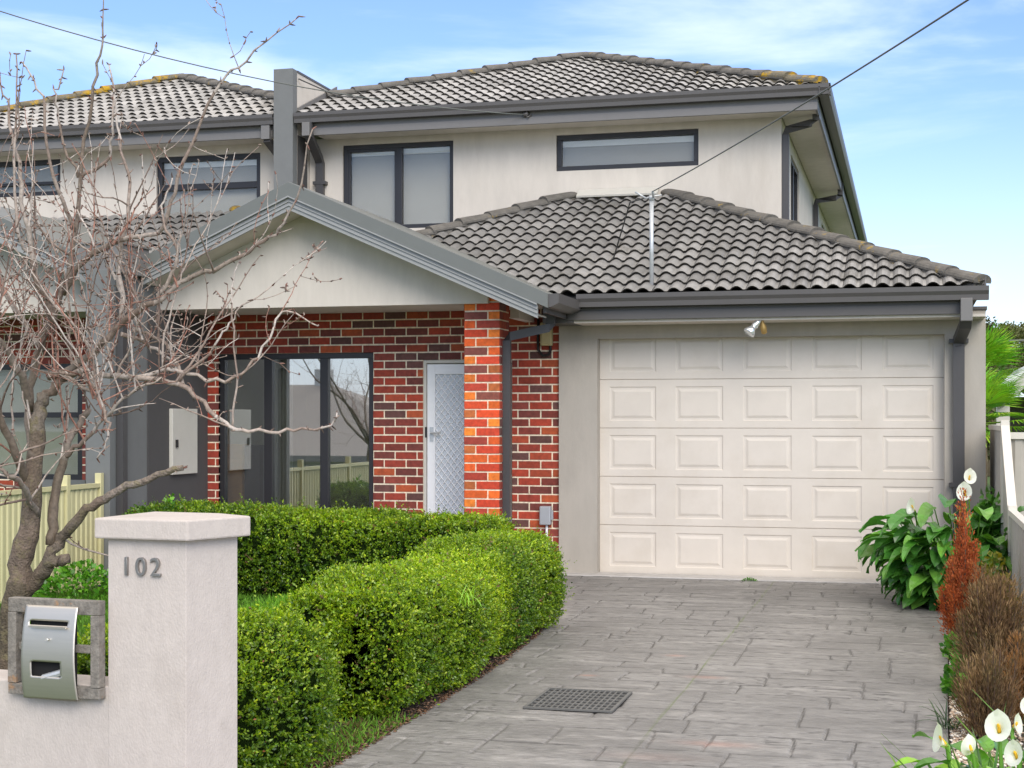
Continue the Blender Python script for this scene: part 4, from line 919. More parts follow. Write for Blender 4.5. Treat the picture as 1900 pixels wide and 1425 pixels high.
leafy_clump('shrub', 'small green shrub below the brick and window, behind the pillar cap', 'shrub', gx(378,12.9), 12.9, .36, .2, .80, 1400, .035, [(.05,.14,.02),(.08,.2,.02)], 52)
n = 5000; y = RNG.uniform(8.4,12.9,n); 
P_ = np.stack([np.array([lerp_t(DR,q) for q in y])+.03+np.abs(RNG.normal(size=n))*.10-.05*np.sin(y*5), y, RNG.uniform(.0,.14,n)*(1+.5*np.sin(y*4))],1)
D_ = RNG.normal(size=(n,3))*.5+np.array([-.3,-.2,.6]); D_ /= np.linalg.norm(D_,axis=1,keepdims=True)
V_, F_ = leaf_arrays(P_, D_, RNG.uniform(.03,.055,n), RNG.uniform(.02,.035,n)); pal_ = np.array([(.05,.17,.02),(.08,.26,.02),(.13,.34,.03)])
tag(np_mesh('ground_cover', V_, F_, pal_[RNG.integers(0,3,n)], M['leaf']), kind='stuff')
# --- big lily leaves
def blade(mb, base, dir2, L_, W_, rise, droop, col, ns=8, stem=0.0, r=random, shape='heart'):
    """arching leaf; dir2 horizontal unit"""
    d = Vector((dir2[0],dir2[1],0)).normalized(); sd = Vector((-d.y,d.x,0)); p = Vector(base); ang = rise; pts = []
    if stem:
        q = p+Vector((d.x*stem*.55,d.y*stem*.55,stem)); mb.tube([p,(p+q)/2-Vector((d.x*.01,d.y*.01,0)),q],[.008,.007,.005],5,col=(.10,.24,.03),cap=False); p = q
    step = L_/ns; roll = r.uniform(-.35,.35)
    for k in range(ns+1):
        t = k/ns
        if shape == 'heart': w = W_*(math.sin(math.pi*min(1,(t*.86+.14)))**.8)*(1 if t<.9 else (1-t)*10*.5+.0)*(1.0 if t>.08 else .7)
        else: w = W_*(1-t)**.5*min(1,.35+t*3)
        if k == ns: w = .001
        up = Vector((-d.x*math.sin(ang),-d.y*math.sin(ang),math.cos(ang)))
        s2 = (sd*math.cos(roll)+up*math.sin(roll)); wave = .10*W_*math.sin(t*9+roll*9)
        pts.append((p+s2*w/2+up*(w*.18+wave), p.copy(), p-s2*w/2+up*(w*.18-wave)))
        p = p+(d*math.cos(ang)+Vector((0,0,math.sin(ang))))*step; ang -= droop/ns
    for a, b in zip(pts, pts[1:]):
        c2 = tuple(v*r.uniform(.93,1.07) for v in col)
        mb.face([a[0],a[1],b[1],b[0]], c2); mb.face([a[1],a[2],b[2],b[1]], c2)
def calla(mb, base, top, facing, size):
    """stem + white spathe"""; size *= .82
    base, top = Vector(base), Vector(top); mb.tube([base,(base+top)/2+Vector((.01,0,0)),top],[.007,.006,.007],6,col=(.14,.34,.03),cap=False)
    f = Vector(facing).normalized(); up = Vector((0,0,1)); ax = (up*.6+f*.8).normalized(); sd = ax.cross(f).normalized(); fr = sd.cross(ax).normalized()
    NR, NA = 7, 16; rings = []
    for i in range(NR+1):
        t = i/NR; ring = []
        for j in range(NA):
            th = 2*math.pi*j/NA; back = (1-math.cos(th))/2          # 1 at back -> taller lobe
            rad = size*(.08+.10*t+.58*t**2.6)*(1+.10*back*t); h = size*(t*(.80+.30*back**2)-.40*t**3*(1-back))+(size*.20 if (i == NR and j == NA//2) else 0)
            ring.append(top+ax*h+(fr*math.cos(th)*-1*-1*.9+sd*math.sin(th)*.85)*rad*(1 if True else 1)-fr*0)
        rings.append(ring)
    for i in range(NR):
        c = (.30,.36,.05) if i < 1 else ((.62,.60,.25) if i < 2 else (.83,.83,.79))
        for j in range(NA): k = (j+1)%NA; mb.face([rings[i][j],rings[i][k],rings[i+1][k],rings[i+1][j]], c)
def lily_clump(label, cx, cy, rx, ry, nl, Lr, Wr, stems, seed, pal, flowers, bias=(0,0), strap=0):
    r = random.Random(seed); o = thing('lily_plant', (cx,cy,0), label, 'lily plant'); mb = MB()
    for k in range(nl):
        a = r.uniform(0,6.28); q = r.random()**.5; b = (cx+rx*q*math.cos(a)*.62, cy+ry*q*math.sin(a)*.62, 0); d = (math.cos(a)+bias[0]+r.gauss(0,.3), math.sin(a)+bias[1]+r.gauss(0,.3))
        st = r.uniform(*stems)*(1.15-.55*q); c = r.choice(pal); k2 = r.uniform(.75,1.25)
        blade(mb, b, d, r.uniform(*Lr), r.uniform(*Wr), r.uniform(.0,.7), r.uniform(.9,1.9), tuple(v*k2 for v in c), stem=st, r=r)
    mb.build('leaves', M['lily'], o, smooth=False)
    if strap:
        mb = MB()
        for k in range(strap):
            a = r.uniform(0,6.28); b = (cx+rx*r.gauss(0,.5), cy+ry*r.gauss(0,.5), 0); blade(mb, b, (math.cos(a),math.sin(a)), r.uniform(.4,.75), r.uniform(.010,.018), r.uniform(.9,1.4), r.uniform(.3,1.2), r.choice([(.05,.15,.03),(.09,.22,.03),(.14,.26,.03)]), ns=7, r=r, shape='strap')
        mb.build('strap_leaves', M['lily'], o)
    for (base, top, fc, sz) in flowers:
        fm = MB(); calla(fm, base, top, fc, sz); fm.build('flower', M['petal'], o, smooth=True)
        sp = MB(); t_ = Vector(top); ax = (Vector((0,0,1))*.8+Vector(fc).normalized()*.6).normalized(); sp.tube([t_+ax*.01,t_+ax*sz*.5,t_+ax*sz*.6],[.006,.006,.003],6); sp.build('spadix', M['spadix'], o)
    return o
M['spadix'] = mat('spadix', (.85,.48,.02), .6, namt=0, bump=0)
DG = [(.045,.16,.025),(.065,.22,.03),(.09,.28,.035),(.15,.36,.05)]
fl1 = [((.1,13.2,.2), at(1698,948,12.8), (-.8,-.6,0), .10), ((.5,13.6,.2), at(1792,922,13.4), (-.3,-1,0), .12), ((.5,13.6,.2), at(1797,892,13.5), (.3,-1,0), .10)]
lily_clump('large dark green lily clump against the garage door with three white flowers', .40, 13.25, .46, .5, 300, (.24,.42), (.11,.19), (.10,.86), 61, DG, fl1, bias=(-.35,-.35))
LG = [(.10,.32,.02),(.15,.40,.025),(.07,.22,.02),(.24,.48,.03)]
def fpt(u,v,d): return pt(u,v,d)
fl2 = [((.16,5.4,.0), fpt(1757,1385,5.15), (-1,-.35,0), .075), ((.30,5.5,.0), fpt(1855,1362,5.3), (-.25,-1,.1), .082), ((.34,5.5,.0), fpt(1878,1352,5.5), (.9,-.5,0), .055), ((.25,5.3,.0), fpt(1805,1398,5.1), (-.2,.3,0), .055), ((.33,5.2,.0), fpt(1890,1410,5.0), (-.5,-.6,0), .065), ((.42,6.2,.0), fpt(1903,1318,6.3), (.3,-1,0), .06)]
lily_clump('bright green calla lily clump with white flowers in the bottom right corner', .36, 5.35, .22, .30, 85, (.12,.20), (.05,.09), (.30,.52), 64, LG, fl2, bias=(0,0), strap=60)
# yellowing leaf and rolled bud
# --- conifer-like brown shrubs and red shrub
def spiky(name, label, cat, cx, cy, h, w, n, pal, seed, leafl=.022, leafw=.006, nbr=26, taper=1.0, lean=(0,0)):
    r = np.random.default_rng(seed); o = thing(name, (cx,cy,0), label, cat); mb = MB(); P, D, C_ = [], [], []
    pal = np.array(pal)
    for b in range(nbr):
        a = r.uniform(0,6.28); q = r.random()**.6; hh = h*(r.uniform(.55,1.0))*(1-.35*q*taper); tip = np.array([cx+w*q*np.cos(a)+lean[0]*hh, cy+w*q*np.sin(a)+lean[1]*hh, hh]); base = np.array([cx+w*.18*np.cos(a)*q, cy+w*.18*np.sin(a)*q, 0.])
        mid = (base+tip)/2+np.array([np.cos(a),np.sin(a),0])*w*.28*q; 
        bez = lambda t: (1-t)**2*base+2*t*(1-t)*mid+t*t*tip
        mb.tube([bez(t) for t in (0,.25,.5,.75,1)], [.007,.006,.005,.004,.002], 5, col=(.10,.06,.04), cap=False)
        m_ = n//nbr; t = r.uniform(.12,1.0,m_); pos = np.stack([bez(x) for x in t]); tg = tip-base; tg = tg/np.linalg.norm(tg)
        off = r.normal(size=(m_,3)); spread = w*.16*(1.12-t)[:,None]+.012; pos = pos+off*spread
        d = off*.35+tg*1.0+np.array([0,0,.3]); d /= np.linalg.norm(d,axis=1,keepdims=True)
        P.append(pos); D.append(d); base_c = pal[r.integers(0,len(pal))]; C_.append((pal[r.integers(0,len(pal),m_)]*.5+base_c*.5)*r.uniform(.7,1.3,(m_,1)))
    mb.build('stems', M['twig'], o)
    P, D, C_ = np.concatenate(P), np.concatenate(D), np.concatenate(C_); k = P[:,2] > 0; P, D, C_ = P[k], D[k], C_[k]
    Ls = leafl*RNG.uniform(.6,1.3,len(P)); V, Fq = leaf_arrays(P, D, Ls, Ls*leafw/leafl); np_mesh('foliage', V, Fq, C_, M['leafm'], o); return o
RED = [(.42,.09,.03),(.52,.13,.04),(.32,.07,.025),(.55,.19,.07)]
spiky('conifer', 'narrow rust red conifer standing in front of the dark lily clump', 'conifer', .37, 11.2, 1.30, .16, 20000, RED, 71, .022, .009, 30, 2.0)
BRN = [(.15,.085,.05),(.21,.12,.065),(.10,.06,.04),(.28,.17,.085),(.38,.25,.13),(.10,.08,.04)]
spiky('shrub', 'tall dry brown feathery shrub beside the beige fence', 'shrub', .47, 8.8, .80, .25, 26000, BRN, 72, .034, .0045, 46, .6)
spiky('shrub', 'shorter dry grey brown shrub with fine stems in front of the taller brown one', 'shrub', .37, 7.7, .50, .15, 13000, BRN, 73, .034, .004, 40, .6)
spiky('shrub', 'low orange brown withered shrub against the fence at right edge', 'shrub', .60, 8.2, .52, .15, 8000, [(.20,.10,.04),(.30,.14,.05),(.12,.07,.04)], 74, .035, .006, 24, .6)
leafy_clump('shrub', 'small yellow green shrub behind the rust red conifer', 'shrub', .60, 11.6, .16, .2, .62, 700, .05, [(.22,.24,.02),(.30,.26,.02),(.12,.18,.02)], 75)
leafy_clump('shrub', 'dark green leafy shrub in the corner between garage and side fence', 'shrub', .68, 13.9, .2, .4, .95, 900, .09, [(.05,.16,.02),(.08,.24,.02)], 76)
# small tufts
def tuft(label, cx, cy, h, n, pal, w=.012, seed=1, rad=.05):
    r = random.Random(seed); mb = MB()
    for k in range(n):
        a = r.uniform(0,6.28); blade(mb, (cx+rad*r.gauss(0,.5),cy+rad*r.gauss(0,.5),.0), (math.cos(a),math.sin(a)), h*r.uniform(.6,1.2), w, r.uniform(.7,1.4), r.uniform(.4,1.6), r.choice(pal), ns=5, r=r, shape='strap')
    return tag(mb.build('grass_tuft', M['lily']), label, 'grass tuft')
tuft('dark strappy grass tuft at the driveway edge among pebbles', .20, 7.9, .20, 20, [(.04,.09,.04),(.07,.13,.05)], seed=3)
tuft('lime green grass tuft growing out of the hedge top', -3.08, 8.85, .0, 0, BRG) if False else None
for (u, v, d, hh, lab, sd) in ((687,1068,9.3,.16,'tall lime grass blades sticking up from the left of the driveway hedge',4),(868,1098,8.5,.15,'spreading lime grass tuft on top of the driveway hedge',5)):
    p = pt(u, v+10, d); r = random.Random(sd); mb = MB()
    for k in range(16):
        a = r.uniform(0,6.28); blade(mb, (p.x+r.gauss(0,.04),p.y+r.gauss(0,.04),.52), (math.cos(a),math.sin(a)), (p.z-.50+hh)*r.uniform(.5,1.1), .009, r.uniform(.5,1.4), r.uniform(.4,1.4), r.choice([(.28,.52,.03),(.22,.45,.03)]), ns=6, r=r, shape='strap')
    tag(mb.build('grass_tuft', M['lily']), lab, 'grass tuft')
for k, (u, lab) in enumerate(((1397,'moss tuft at garage threshold, near the middle of the door'),)):
    p = gnd(u, 1074); leafy_clump('moss_tuft', lab, 'moss', p.x, 14.66, .07, .03, .03, 120, .016, BRG, 80+k, z0=.012)
# ------------------------------------------------------------------ bare plum tree
def smooth(pts, n=5):
    P = [Vector(p) for p in pts]; P = [2*P[0]-P[1]]+P+[2*P[-1]-P[-2]]; out = []
    for i in range(1, len(P)-2):
        for k in range(n):
            t = k/n; a,b,c,d = P[i-1],P[i],P[i+1],P[i+2]
            out.append(.5*((2*b)+(c-a)*t+(2*a-5*b+4*c-d)*t*t+(3*b-a-3*c+d)*t**3))
    out.append(P[-2]); return out
def bare_tree(name, label, limbs, seed, nsec=1.0, group=None, trunk_ct=3, sec_r=(.26,.75), shoots=None):
    r = random.Random(seed); base = limbs[0][0][0]; o = thing(name, (base[0],base[1],0), label, 'tree', group)
    tr, cr = MB(), MB()
    BK = [(.12,.09,.062),(.10,.078,.05),(.15,.11,.08)]; TWC = [(.42,.35,.30),(.30,.23,.19),(.52,.46,.41),(.34,.17,.125),(.17,.12,.095)]
    def spur(p, d, L_):
        q = p+d*L_; cr.tube([p,(p+q)/2,q], [.0042,.0044,.0016], 3, col=r.choice(TWC[1:2]+[(.20,.10,.075),(.13,.09,.07)]), cap=False)
    def grow(p, d, L_, rad, depth):
        n = max(4, int(L_/.06)); pts = [p.copy()]; dd = d.copy(); st = L_/n
        drift = Vector((r.gauss(0,.35),r.gauss(0,.35),r.uniform(-.05,.9)))
        for k in range(n):
            dd = (dd+Vector((r.gauss(0,.13),r.gauss(0,.13),r.gauss(0,.13)))+drift*.10).normalized(); pts.append(pts[-1]+dd*st)
        c = r.choice(TWC); rads = [max(.0016, rad*(1-.72*k/n)) for k in range(n+1)]
        cr.tube(pts, rads, 5 if depth < 2 else 4, col=[(lambda q: tuple(v*q for v in c))(r.uniform(.78,1.2)) for _ in range(n+1)], cap=False)
        for k in range(1, n+1):
            if r.random() < .85:
                sdv = Vector((r.gauss(0,1),r.gauss(0,1),r.gauss(.2,1))).normalized(); spur(pts[k], (sdv+dd*.5).normalized(), r.uniform(.008,.024))
        if depth < 2:
            for k in range(1, n):
                if r.random() < (.30 if depth == 0 else .12):
                    sdv = (Vector((r.gauss(0,1),r.gauss(0,1),r.gauss(.3,.8))).normalized()+dd*.6).normalized(); grow(pts[k], sdv, L_*r.uniform(.25,.6), rads[k]*.65, depth+1)
    for li, (P, r0, r1, sec, young) in enumerate(limbs):
        pts = smooth(P, 5); n = len(pts)
        pts = [pts[0]]+[p+Vector((r.gauss(0,1),r.gauss(0,1),r.gauss(0,1)))*.006 for p in pts[1:-1]]+[pts[-1]]
        rads = [(r0+(r1-r0)*(k/(n-1)))*(1+.05*math.sin(k*1.3+li))*r.uniform(.98,1.02) for k in range(n)]
        T_ = tr if li < trunk_ct else cr
        cc = []
        for k in range(n):
            y_ = min(1, max(0, young+.35*k/(n-1)-.1)); a_, b_ = BK[(k//6)%3], TWC[(li+k//5)%3]; cc.append(tuple(a_[i]*(1-y_)+b_[i]*y_ for i in range(3)))
        T_.tube(pts, rads, 10 if r0 > .02 else 7, col=cc)
        for k in range(2, n):
            m_ = sec*nsec*(1.0 if pts[k].z < 2.35 else (.35 if pts[k].z < 2.75 else .08))
            while m_ > 0:
                if r.random() < m_:
                    tg = (pts[k]-pts[k-1]).normalized(); sdv = Vector((r.gauss(0,1),r.gauss(0,1),r.gauss(.25,.8))).normalized(); sdv = (sdv+tg*.5+Vector((0,0,.25))).normalized()
                    grow(pts[k], sdv, r.uniform(*sec_r), min(.0062, rads[k]*.55), 0)
                m_ -= 1
            for _ in range(2):
                if rads[k] < .02 and r.random() < .7: spur(pts[k], Vector((r.gauss(0,1),r.gauss(0,1),r.gauss(0,1))).normalized(), r.uniform(.012,.035))
    if shoots:
        starts = []
        for li, (P, r0, r1, sec, young) in enumerate(limbs):
            for p in smooth(P, 3)[2:]:
                if shoots[1] < p.z < shoots[2] and r0 > .005 and p.x/p.y < -.50: starts.append(p)
        for _ in range(shoots[0]):
            p = r.choice(starts)+Vector((r.gauss(0,.01),r.gauss(0,.01),0)); top = shoots[3]+r.uniform(-.7,.15); L_ = min(r.uniform(.35,1.15), top-p.z)
            if L_ > .15: grow(p, Vector((r.gauss(0,.28),r.gauss(0,.28),1)).normalized(), L_, r.uniform(.0038,.0068), 0)
    tr.build('trunk', M['bark'], o, smooth=True); cr.build('crown', M['twig'], o, smooth=True)
    return o
D0 = 7.0
def pl_(*a): return [pt(u,v,D0+dd) for u,v,dd in a]
tb = pt(22,1330,D0); tb0 = Vector((tb.x,tb.y,-.05))
limbs = [
 ([tb0, pt(20,1250,D0), pt(28,1120,D0), pt(42,1030,D0), pt(60,930,D0), pt(66,800,D0+.05), pt(80,730,D0+.1)], .078, .028, .05, 0),
 (pl_((40,1110,0),(75,1065,-.05),(100,1045,-.08),(128,1036,-.1)), .036, .022, 0, 0),
 (pl_((75,1070,-.02),(105,1010,0),(145,965,-.05),(195,925,-.1),(262,893,-.15),(340,868,-.2)), .030, .013, .04, .15),
 (pl_((95,1010,0),(100,930,.05),(118,850,.1),(142,790,.15),(165,760,.2)), .026, .014, .2, .1),
 (pl_((80,740,.1),(125,690,.1),(175,650,.05),(225,600,0),(290,560,-.1),(345,520,-.1),(430,485,-.15),(500,440,-.2),(540,395,-.25),(580,240,-.3)), .022, .003, .15, .3),
 (pl_((60,850,0),(55,740,.15),(75,640,.2),(110,560,.2),(135,470,.2),(150,330,.2),(172,160,.15),(190,70,.1),(196,-20,.1)), .022, .0020, .4, .2),
 (pl_((118,545,.2),(160,480,.1),(230,445,.05),(300,425,0),(330,330,-.05),(400,170,-.1),(455,110,-.1),(555,30,-.15)), .016, .0026, .4, .5),
 (pl_((90,700,.1),(150,690,.05),(240,700,-.05),(330,715,-.1),(400,770,-.15),(450,798,-.2),(530,797,-.2),(600,795,-.25),(625,765,-.3)), .017, .0035, .24, .75),
 (pl_((240,700,-.05),(330,690,-.1),(420,705,-.1),(480,660,-.1),(525,580,-.1),(590,605,-.1)), .011, .003, .15, .85),
 (pl_((430,800,-.15),(440,700,-.15),(432,560,-.15),(445,470,-.15)), .006, .0025, .08, .8),
 (pl_((330,710,-.1),(400,640,-.15),(430,590,-.15),(505,530,-.2)), .007, .0025, .1, .8),
 (pl_((60,760,.1),(20,660,-.1),(-30,600,-.2),(-60,500,-.3)), .020, .008, .5, .3),
 (pl_((50,900,0),(10,800,-.2),(-20,720,-.3),(-60,650,-.4)), .022, .009, .5, .2),
 (pl_((100,600,.1),(60,480,0),(40,350,0),(20,230,0),(0,140,0)), .018, .003, .5, .6),
 (pl_((60,480,0),(30,420,-.05),(28,250,-.05),(30,100,-.05)), .010, .003, .35, .7),
 (pl_((140,430,.2),(100,330,.1),(75,180,.1),(40,115,.1)), .011, .003, .45, .6),
 (pl_((150,330,.2),(200,290,.15),(210,220,.1),(205,130,.1)), .010, .003, .4, .7),
 (pl_((225,600,0),(222,480,.1),(240,360,.1),(225,260,.1),(202,120,.1)), .013, .003, .45, .7),
 (pl_((290,560,-.1),(330,480,-.15),(300,400,-.1),(320,330,-.1)), .010, .003, .5, .7),
 (pl_((145,330,.2),(110,230,.2),(105,170,.2),(118,130,.2)), .007, .003, .2, .5),
 (pl_((75,640,.2),(20,560,.3),(-40,470,.3)), .014, .006, .7, .5),
 (pl_((100,690,.1),(180,740,-.1),(200,800,-.2),(180,850,-.2)), .010, .004, .5, .7),
 (pl_((118,850,.1),(170,800,0),(230,740,-.1),(300,700,-.2)), .012, .004, .5, .6),
 (pl_((70,960,0),(40,900,-.2),(10,880,-.3),(-30,860,-.3)), .016, .006, .5, .4),
 (pl_((340,715,-.1),(310,640,.1),(250,610,.2),(240,540,.2)), .010, .004, .6, .8),
 (pl_((430,795,-.1),(490,640,-.1),(500,560,-.1)), .006, .0025, .4, .8) if False else (pl_((225,620,0),(280,640,.1),(330,690,.1)), .012, .005, .6, .8),
]
bare_tree('plum_tree', 'bare leafless plum tree with tangled pale reddish twigs behind the letterbox wall', limbs, 5, .62, shoots=(72, 1.35, 2.4, 3.0), sec_r=(.2,.6))
# street tree behind the camera, seen mirrored in the lower window
tx, ty = -10.2, 2.2
def rel(*a): return [Vector((tx+x,ty+y,z)) for x,y,z in a]
l2 = [(rel((0,0,-.3),(0,0,.6),(.05,.1,1.2)), .07, .05, 0, 0)]+[(rel((.05,.1,1.0+.02*k),(.6*math.cos(k*1.05),.6*math.sin(k*1.05),1.7+.1*(k%3)),(1.3*math.cos(k*1.05+.2),1.3*math.sin(k*1.05+.2),2.5+.25*(k%4)),(1.8*math.cos(k*1.05+.3),1.8*math.sin(k*1.05+.3),3.4+.2*(k%3))), .028, .005, .9, .1) for k in range(9)]
bare_tree('street_tree', 'bare street tree seen only as a reflection in the lower front window', l2, 9, .5, sec_r=(.5,1.2))
# ------------------------------------------------------------------ house across the street (mirrored in the window)
oh = thing('street_house', (-22,-30,-2.5), 'pale weatherboard house with grey hipped roof, reflected in the front window', 'house')
zb = -2.55
mb = MB(); mb.box(-36,-18.2,-40,-29.5,zb,zb+2.6); mb.build('wall', M['farwall'], oh)
mb = MB(); e = zb+2.6; rz_ = e+3.1
mb.face([(-37,-28.9,e),(-17.5,-28.9,e),(-25.6,-34.5,rz_),(-30,-34.5,rz_)]); mb.face([(-17.5,-28.9,e),(-17.5,-41,e),(-25.6,-34.5,rz_)]); mb.face([(-37,-28.9,e),(-30,-34.5,rz_),(-37,-41,e)]); mb.face([(-37,-41,e),(-30,-34.5,rz_),(-25.6,-34.5,rz_),(-17.5,-41,e)])
rf = mb.build('roof', M['farroof'], oh)
mb = MB(); mb.box(-26.3,-25.6,-35,-34.4,rz_-.4,rz_+.7); mb.build('chimney', M['brick'], rf)
mb = MB(); mb.box(-37,-17.5,-28.92,-28.85,e-.25,e); mb.build('fascia', M['metal_l'], oh)
for xx in (-30,-25,-19):
    mb = MB(); mb.box(xx,xx+1.6,-29.5,-29.44,zb+.8,zb+2.1); mb.build('window', M['frame'], oh)
of = thing('picket_fence', (-22,-17,-2.1), 'pale timber paling fence across the street, reflected in the front window', 'fence')
mb = MB(); x = -36
while x < -10: mb.box(x,x+.10,-17,-16.98,gh(0,-17)-.1,gh(0,-17)+1.05); x += .16
mb.build('palings', M['bfence'], of)
mb = MB(); mb.box(-36,-10,-16.975,-16.93,gh(0,-17)+.85,gh(0,-17)+.93); mb.build('rail', M['bfence'], of)
# ------------------------------------------------------------------ background plants right of the garage
def fan_palm(label, cx, cy, tz, n, L_, seed):
    o = thing('fan_palm', (cx,cy,0), label, 'palm'); r = random.Random(seed)
    mb = MB(); mb.tube([(cx,cy,0),(cx+.05,cy,tz*.5),(cx,cy,tz)], [.11,.09,.08], 10, col=(.12,.085,.05)); mb.build('trunk', M['bark'], o, smooth=True)
    lf = MB()
    for k in range(n):
        a = r.uniform(0,6.28); el = r.uniform(-.3,1.35); d = Vector((math.cos(a)*math.cos(el),math.sin(a)*math.cos(el),math.sin(el))); st = r.uniform(.25,.5); c0 = Vector((cx,cy,tz))+d*st
        lf.tube([Vector((cx,cy,tz)), c0], [.012,.008], 4, col=(.18,.30,.04), cap=False)
        sd = d.cross(Vector((0,0,1))).normalized(); nm = sd.cross(d).normalized(); col = r.choice([(.17,.40,.02),(.24,.48,.03),(.10,.27,.02),(.33,.55,.04)])
        for q in range(19):
            th = math.radians(-75+150*q/18); dd = (d*math.cos(th)+sd*math.sin(th)).normalized(); ll = L_*r.uniform(.8,1.05); w = .020
            s2 = dd.cross(nm).normalized(); tip = c0+dd*ll-Vector((0,0,ll*ll*.25))
            mid = c0+dd*ll*.5; w = .013; c_ = tuple(v*r.uniform(.8,1.2) for v in col)
            lf.face([c0, mid+s2*w+nm*.01, tip, mid-s2*w+nm*.01], c_)
    lf.build('crown', M['leafm'], o); return o
Yp = 21
pp = at(1835,700,Yp); fan_palm('tall lime green spiky palm showing behind the garage corner', pp.x-.15, Yp, pp.z-.12, 40, .56, 91)
pp = at(1825,790,19.5); fan_palm('lower lime green spiky palm just above the beige fence', pp.x-.1, 19.5, pp.z+.02, 34, .50, 92)
def leafy_tree(label, x, y, zc_, rx, rz, n, leaf, pal, seed, trunk=True):
    r = np.random.default_rng(seed); o = thing('gum_tree', (x,y,0), label, 'tree')
    rr = random.Random(seed); mb = MB(); mb.tube([(x,y,0),(x+.2,y,zc_*.5),(x,y,zc_)], [.28,.2,.12], 8, col=(.2,.15,.1))
    nc = 34; ce = []
    for k in range(nc):
        d = r.normal(size=3); d /= np.linalg.norm(d); q = r.random()**.4; c = np.array([x,y,zc_])+d*np.array([rx,rx,rz])*q*.85; ce.append((c, rx*r.uniform(.16,.32)))
        mb.tube([(x,y,zc_-rz*.6), tuple((np.array([x,y,zc_-rz*.6])+c)/2+r.normal(size=3)*.2), tuple(c)], [.07,.04,.015], 5, col=(.2,.15,.1), cap=False)
    mb.build('trunk', M['bark'], o, smooth=True)
    P, C_ = [], []; pal = np.array(pal)
    for c, rad in ce:
        m_ = n//nc; d = r.normal(size=(m_,3)); d /= np.linalg.norm(d,axis=1,keepdims=True); P.append(c+d*rad*(r.random((m_,1))**.5)*np.array([1,1,.7])); C_.append((pal[r.integers(0,len(pal))]*.6+pal[r.integers(0,len(pal),m_)]*.4)*r.uniform(.7,1.3,(m_,1)))
    P, C_ = np.concatenate(P), np.concatenate(C_); D = r.normal(size=P.shape)+np.array([0,0,-.3]); D /= np.linalg.norm(D,axis=1,keepdims=True)
    V, Fq = leaf_arrays(P, D, np.full(len(P),leaf), np.full(len(P),leaf*.5)); np_mesh('crown', V, Fq, C_, M['leafm'], o); return o
GG = [(.10,.115,.04),(.14,.15,.05),(.07,.085,.03),(.18,.17,.07)]
q = at(1845,620,44); leafy_tree('hazy olive gum tree with ragged top beyond the palms', q.x-.2, 44, q.z-.7, 1.5, 1.3, 9000, .11, GG, 95)
q = at(1905,640,50); leafy_tree('round olive gum tree at the right edge beyond the carport', q.x+.6, 50, q.z-.4, 1.9, 1.2, 9000, .12, GG, 96)
q = at(1870,690,36); leafy_tree('dense low green tree behind the palms and the carport roof', q.x+.3, 36, q.z-1.0, 2.0, 1.3, 9000, .10, [(.05,.08,.03),(.08,.11,.04),(.12,.13,.06)], 97)
cable('telephone_cable', at(1800,632,30), at(2000,627,30), .02, .02, M['wire_l'], 'pale cable strung level above the palm at the right edge')
# ------------------------------------------------------------------ sky, sun, camera
SUN_EL, SUN_AZ = math.radians(31), math.radians(28)      # azimuth from straight behind the camera towards its right
wd = bpy.data.worlds.new('World'); SC.world = wd; wd.use_nodes = True; n, l = wd.node_tree.nodes, wd.node_tree.links
bg = n['Background']; sky = n.new('ShaderNodeTexSky'); sky.sky_type = 'NISHITA'; sky.sun_disc = False
sky.sun_elevation = SUN_EL; sky.altitude = 0; sky.air_density = 1.0; sky.dust_density = .6; sky.ozone_density = 2.0
sdir = Vector((math.sin(SUN_AZ)*math.cos(SUN_EL), -math.cos(SUN_AZ)*math.cos(SUN_EL), math.sin(SUN_EL)))
sky.sun_rotation = math.atan2(sdir.x, sdir.y)
tc = n.new('ShaderNodeTexCoord'); mp = n.new('ShaderNodeMapping'); mp.inputs['Scale'].default_value = (1.5,2.2,9); mp.inputs['Location'].default_value = (.3,.1,.25); l.new(tc.outputs['Generated'], mp.inputs['Vector'])
nz = n.new('ShaderNodeTexNoise'); nz.inputs['Scale'].default_value = 1.5; nz.inputs['Detail'].default_value = 9; nz.inputs['Roughness'].default_value = .55; nz.inputs['Distortion'].default_value = .5; l.new(mp.outputs[0], nz.inputs['Vector'])
mr = n.new('ShaderNodeMapRange'); mr.interpolation_type = 'SMOOTHSTEP'; mr.inputs['From Min'].default_value = .46; mr.inputs['From Max'].default_value = .66; mr.inputs['To Max'].default_value = .55; l.new(nz.outputs['Fac'], mr.inputs['Value'])
sep = n.new('ShaderNodeSeparateXYZ'); l.new(tc.outputs['Generated'], sep.inputs[0])
hz = n.new('ShaderNodeMapRange'); hz.interpolation_type = 'SMOOTHSTEP'; hz.inputs['From Min'].default_value = -.02; hz.inputs['From Max'].default_value = .22; hz.inputs['To Min'].default_value = .52; hz.inputs['To Max'].default_value = 0; l.new(sep.outputs['Z'], hz.inputs['Value'])
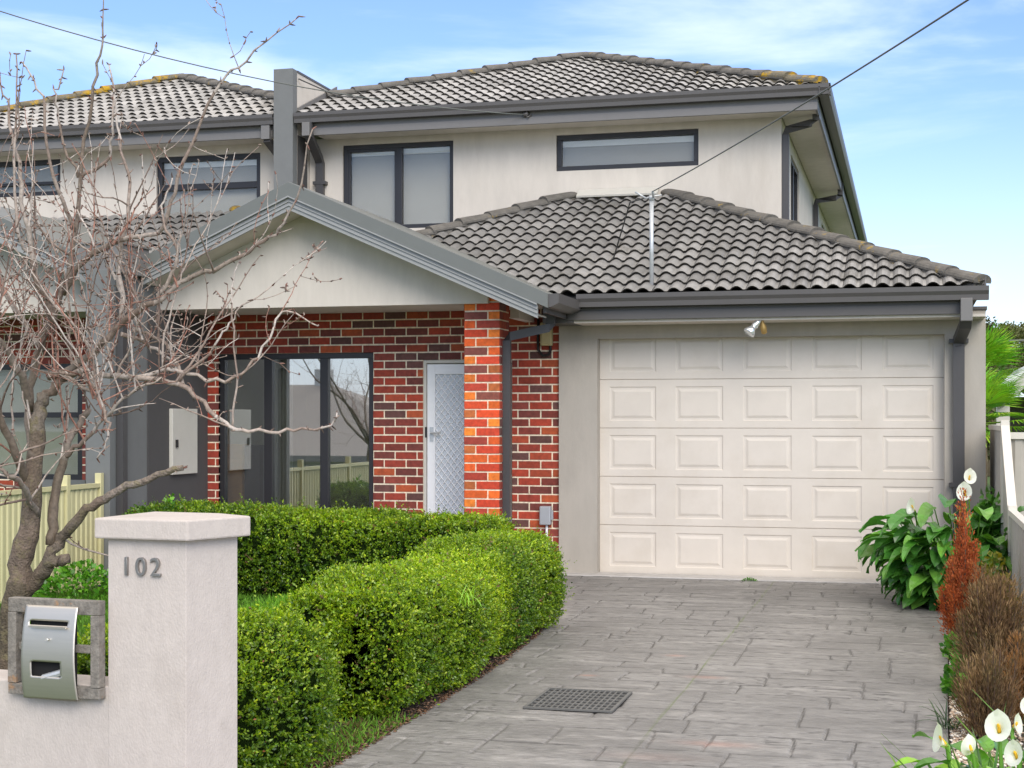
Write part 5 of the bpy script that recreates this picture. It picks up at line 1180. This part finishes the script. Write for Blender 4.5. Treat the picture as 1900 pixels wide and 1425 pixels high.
mxm = n.new('ShaderNodeMath'); mxm.operation = 'MAXIMUM'; l.new(mr.outputs[0], mxm.inputs[0]); l.new(hz.outputs[0], mxm.inputs[1])
tint = n.new('ShaderNodeMix'); tint.data_type = 'RGBA'; tint.blend_type = 'MULTIPLY'; tint.inputs[0].default_value = 1; l.new(sky.outputs[0], tint.inputs[6]); tint.inputs[7].default_value = (.76,.82,1.03,1)
mc = n.new('ShaderNodeMix'); mc.data_type = 'RGBA'; l.new(mxm.outputs[0], mc.inputs[0]); l.new(tint.outputs[2], mc.inputs[6]); mc.inputs[7].default_value = (6.4,7.0,8.3,1)
ov = n.new('ShaderNodeMapRange'); ov.interpolation_type = 'SMOOTHSTEP'; ov.inputs['From Min'].default_value = .36; ov.inputs['From Max'].default_value = .62; ov.inputs['To Max'].default_value = .88; l.new(sep.outputs['Z'], ov.inputs['Value'])
mo = n.new('ShaderNodeMix'); mo.data_type = 'RGBA'; l.new(ov.outputs[0], mo.inputs[0]); l.new(mc.outputs[2], mo.inputs[6]); mo.inputs[7].default_value = (9.2,8.5,7.7,1)      # unseen white overhead, added to soften and neutralise the sky light
l.new(mo.outputs[2], bg.inputs['Color']); bg.inputs['Strength'].default_value = .11
sl = bpy.data.lights.new('Sun', 'SUN'); sl.energy = 1.25; sl.angle = math.radians(32); sl.color = (1,.95,.87)
so_ = bpy.data.objects.new('Sun', sl); COL.objects.link(so_); so_.rotation_euler = (-sdir).to_track_quat('-Z','Y').to_euler()
cam = bpy.data.cameras.new('Camera'); co = bpy.data.objects.new('Camera', cam); COL.objects.link(co); SC.camera = co
co.location = (0,0,ZC); co.rotation_euler = (math.radians(90),0,YAW); cam.sensor_width = 36; cam.lens = F/1900*36; cam.shift_x = 0; cam.shift_y = (H0-712.5)/1900
cam.clip_start = .1; cam.clip_end = 2000
SC.view_settings.view_transform = 'Standard'; SC.view_settings.look = 'None'; SC.view_settings.gamma = 1; SC.view_settings.exposure = .85
SC.cycles.max_bounces = 8; SC.cycles.transparent_max_bounces = 12
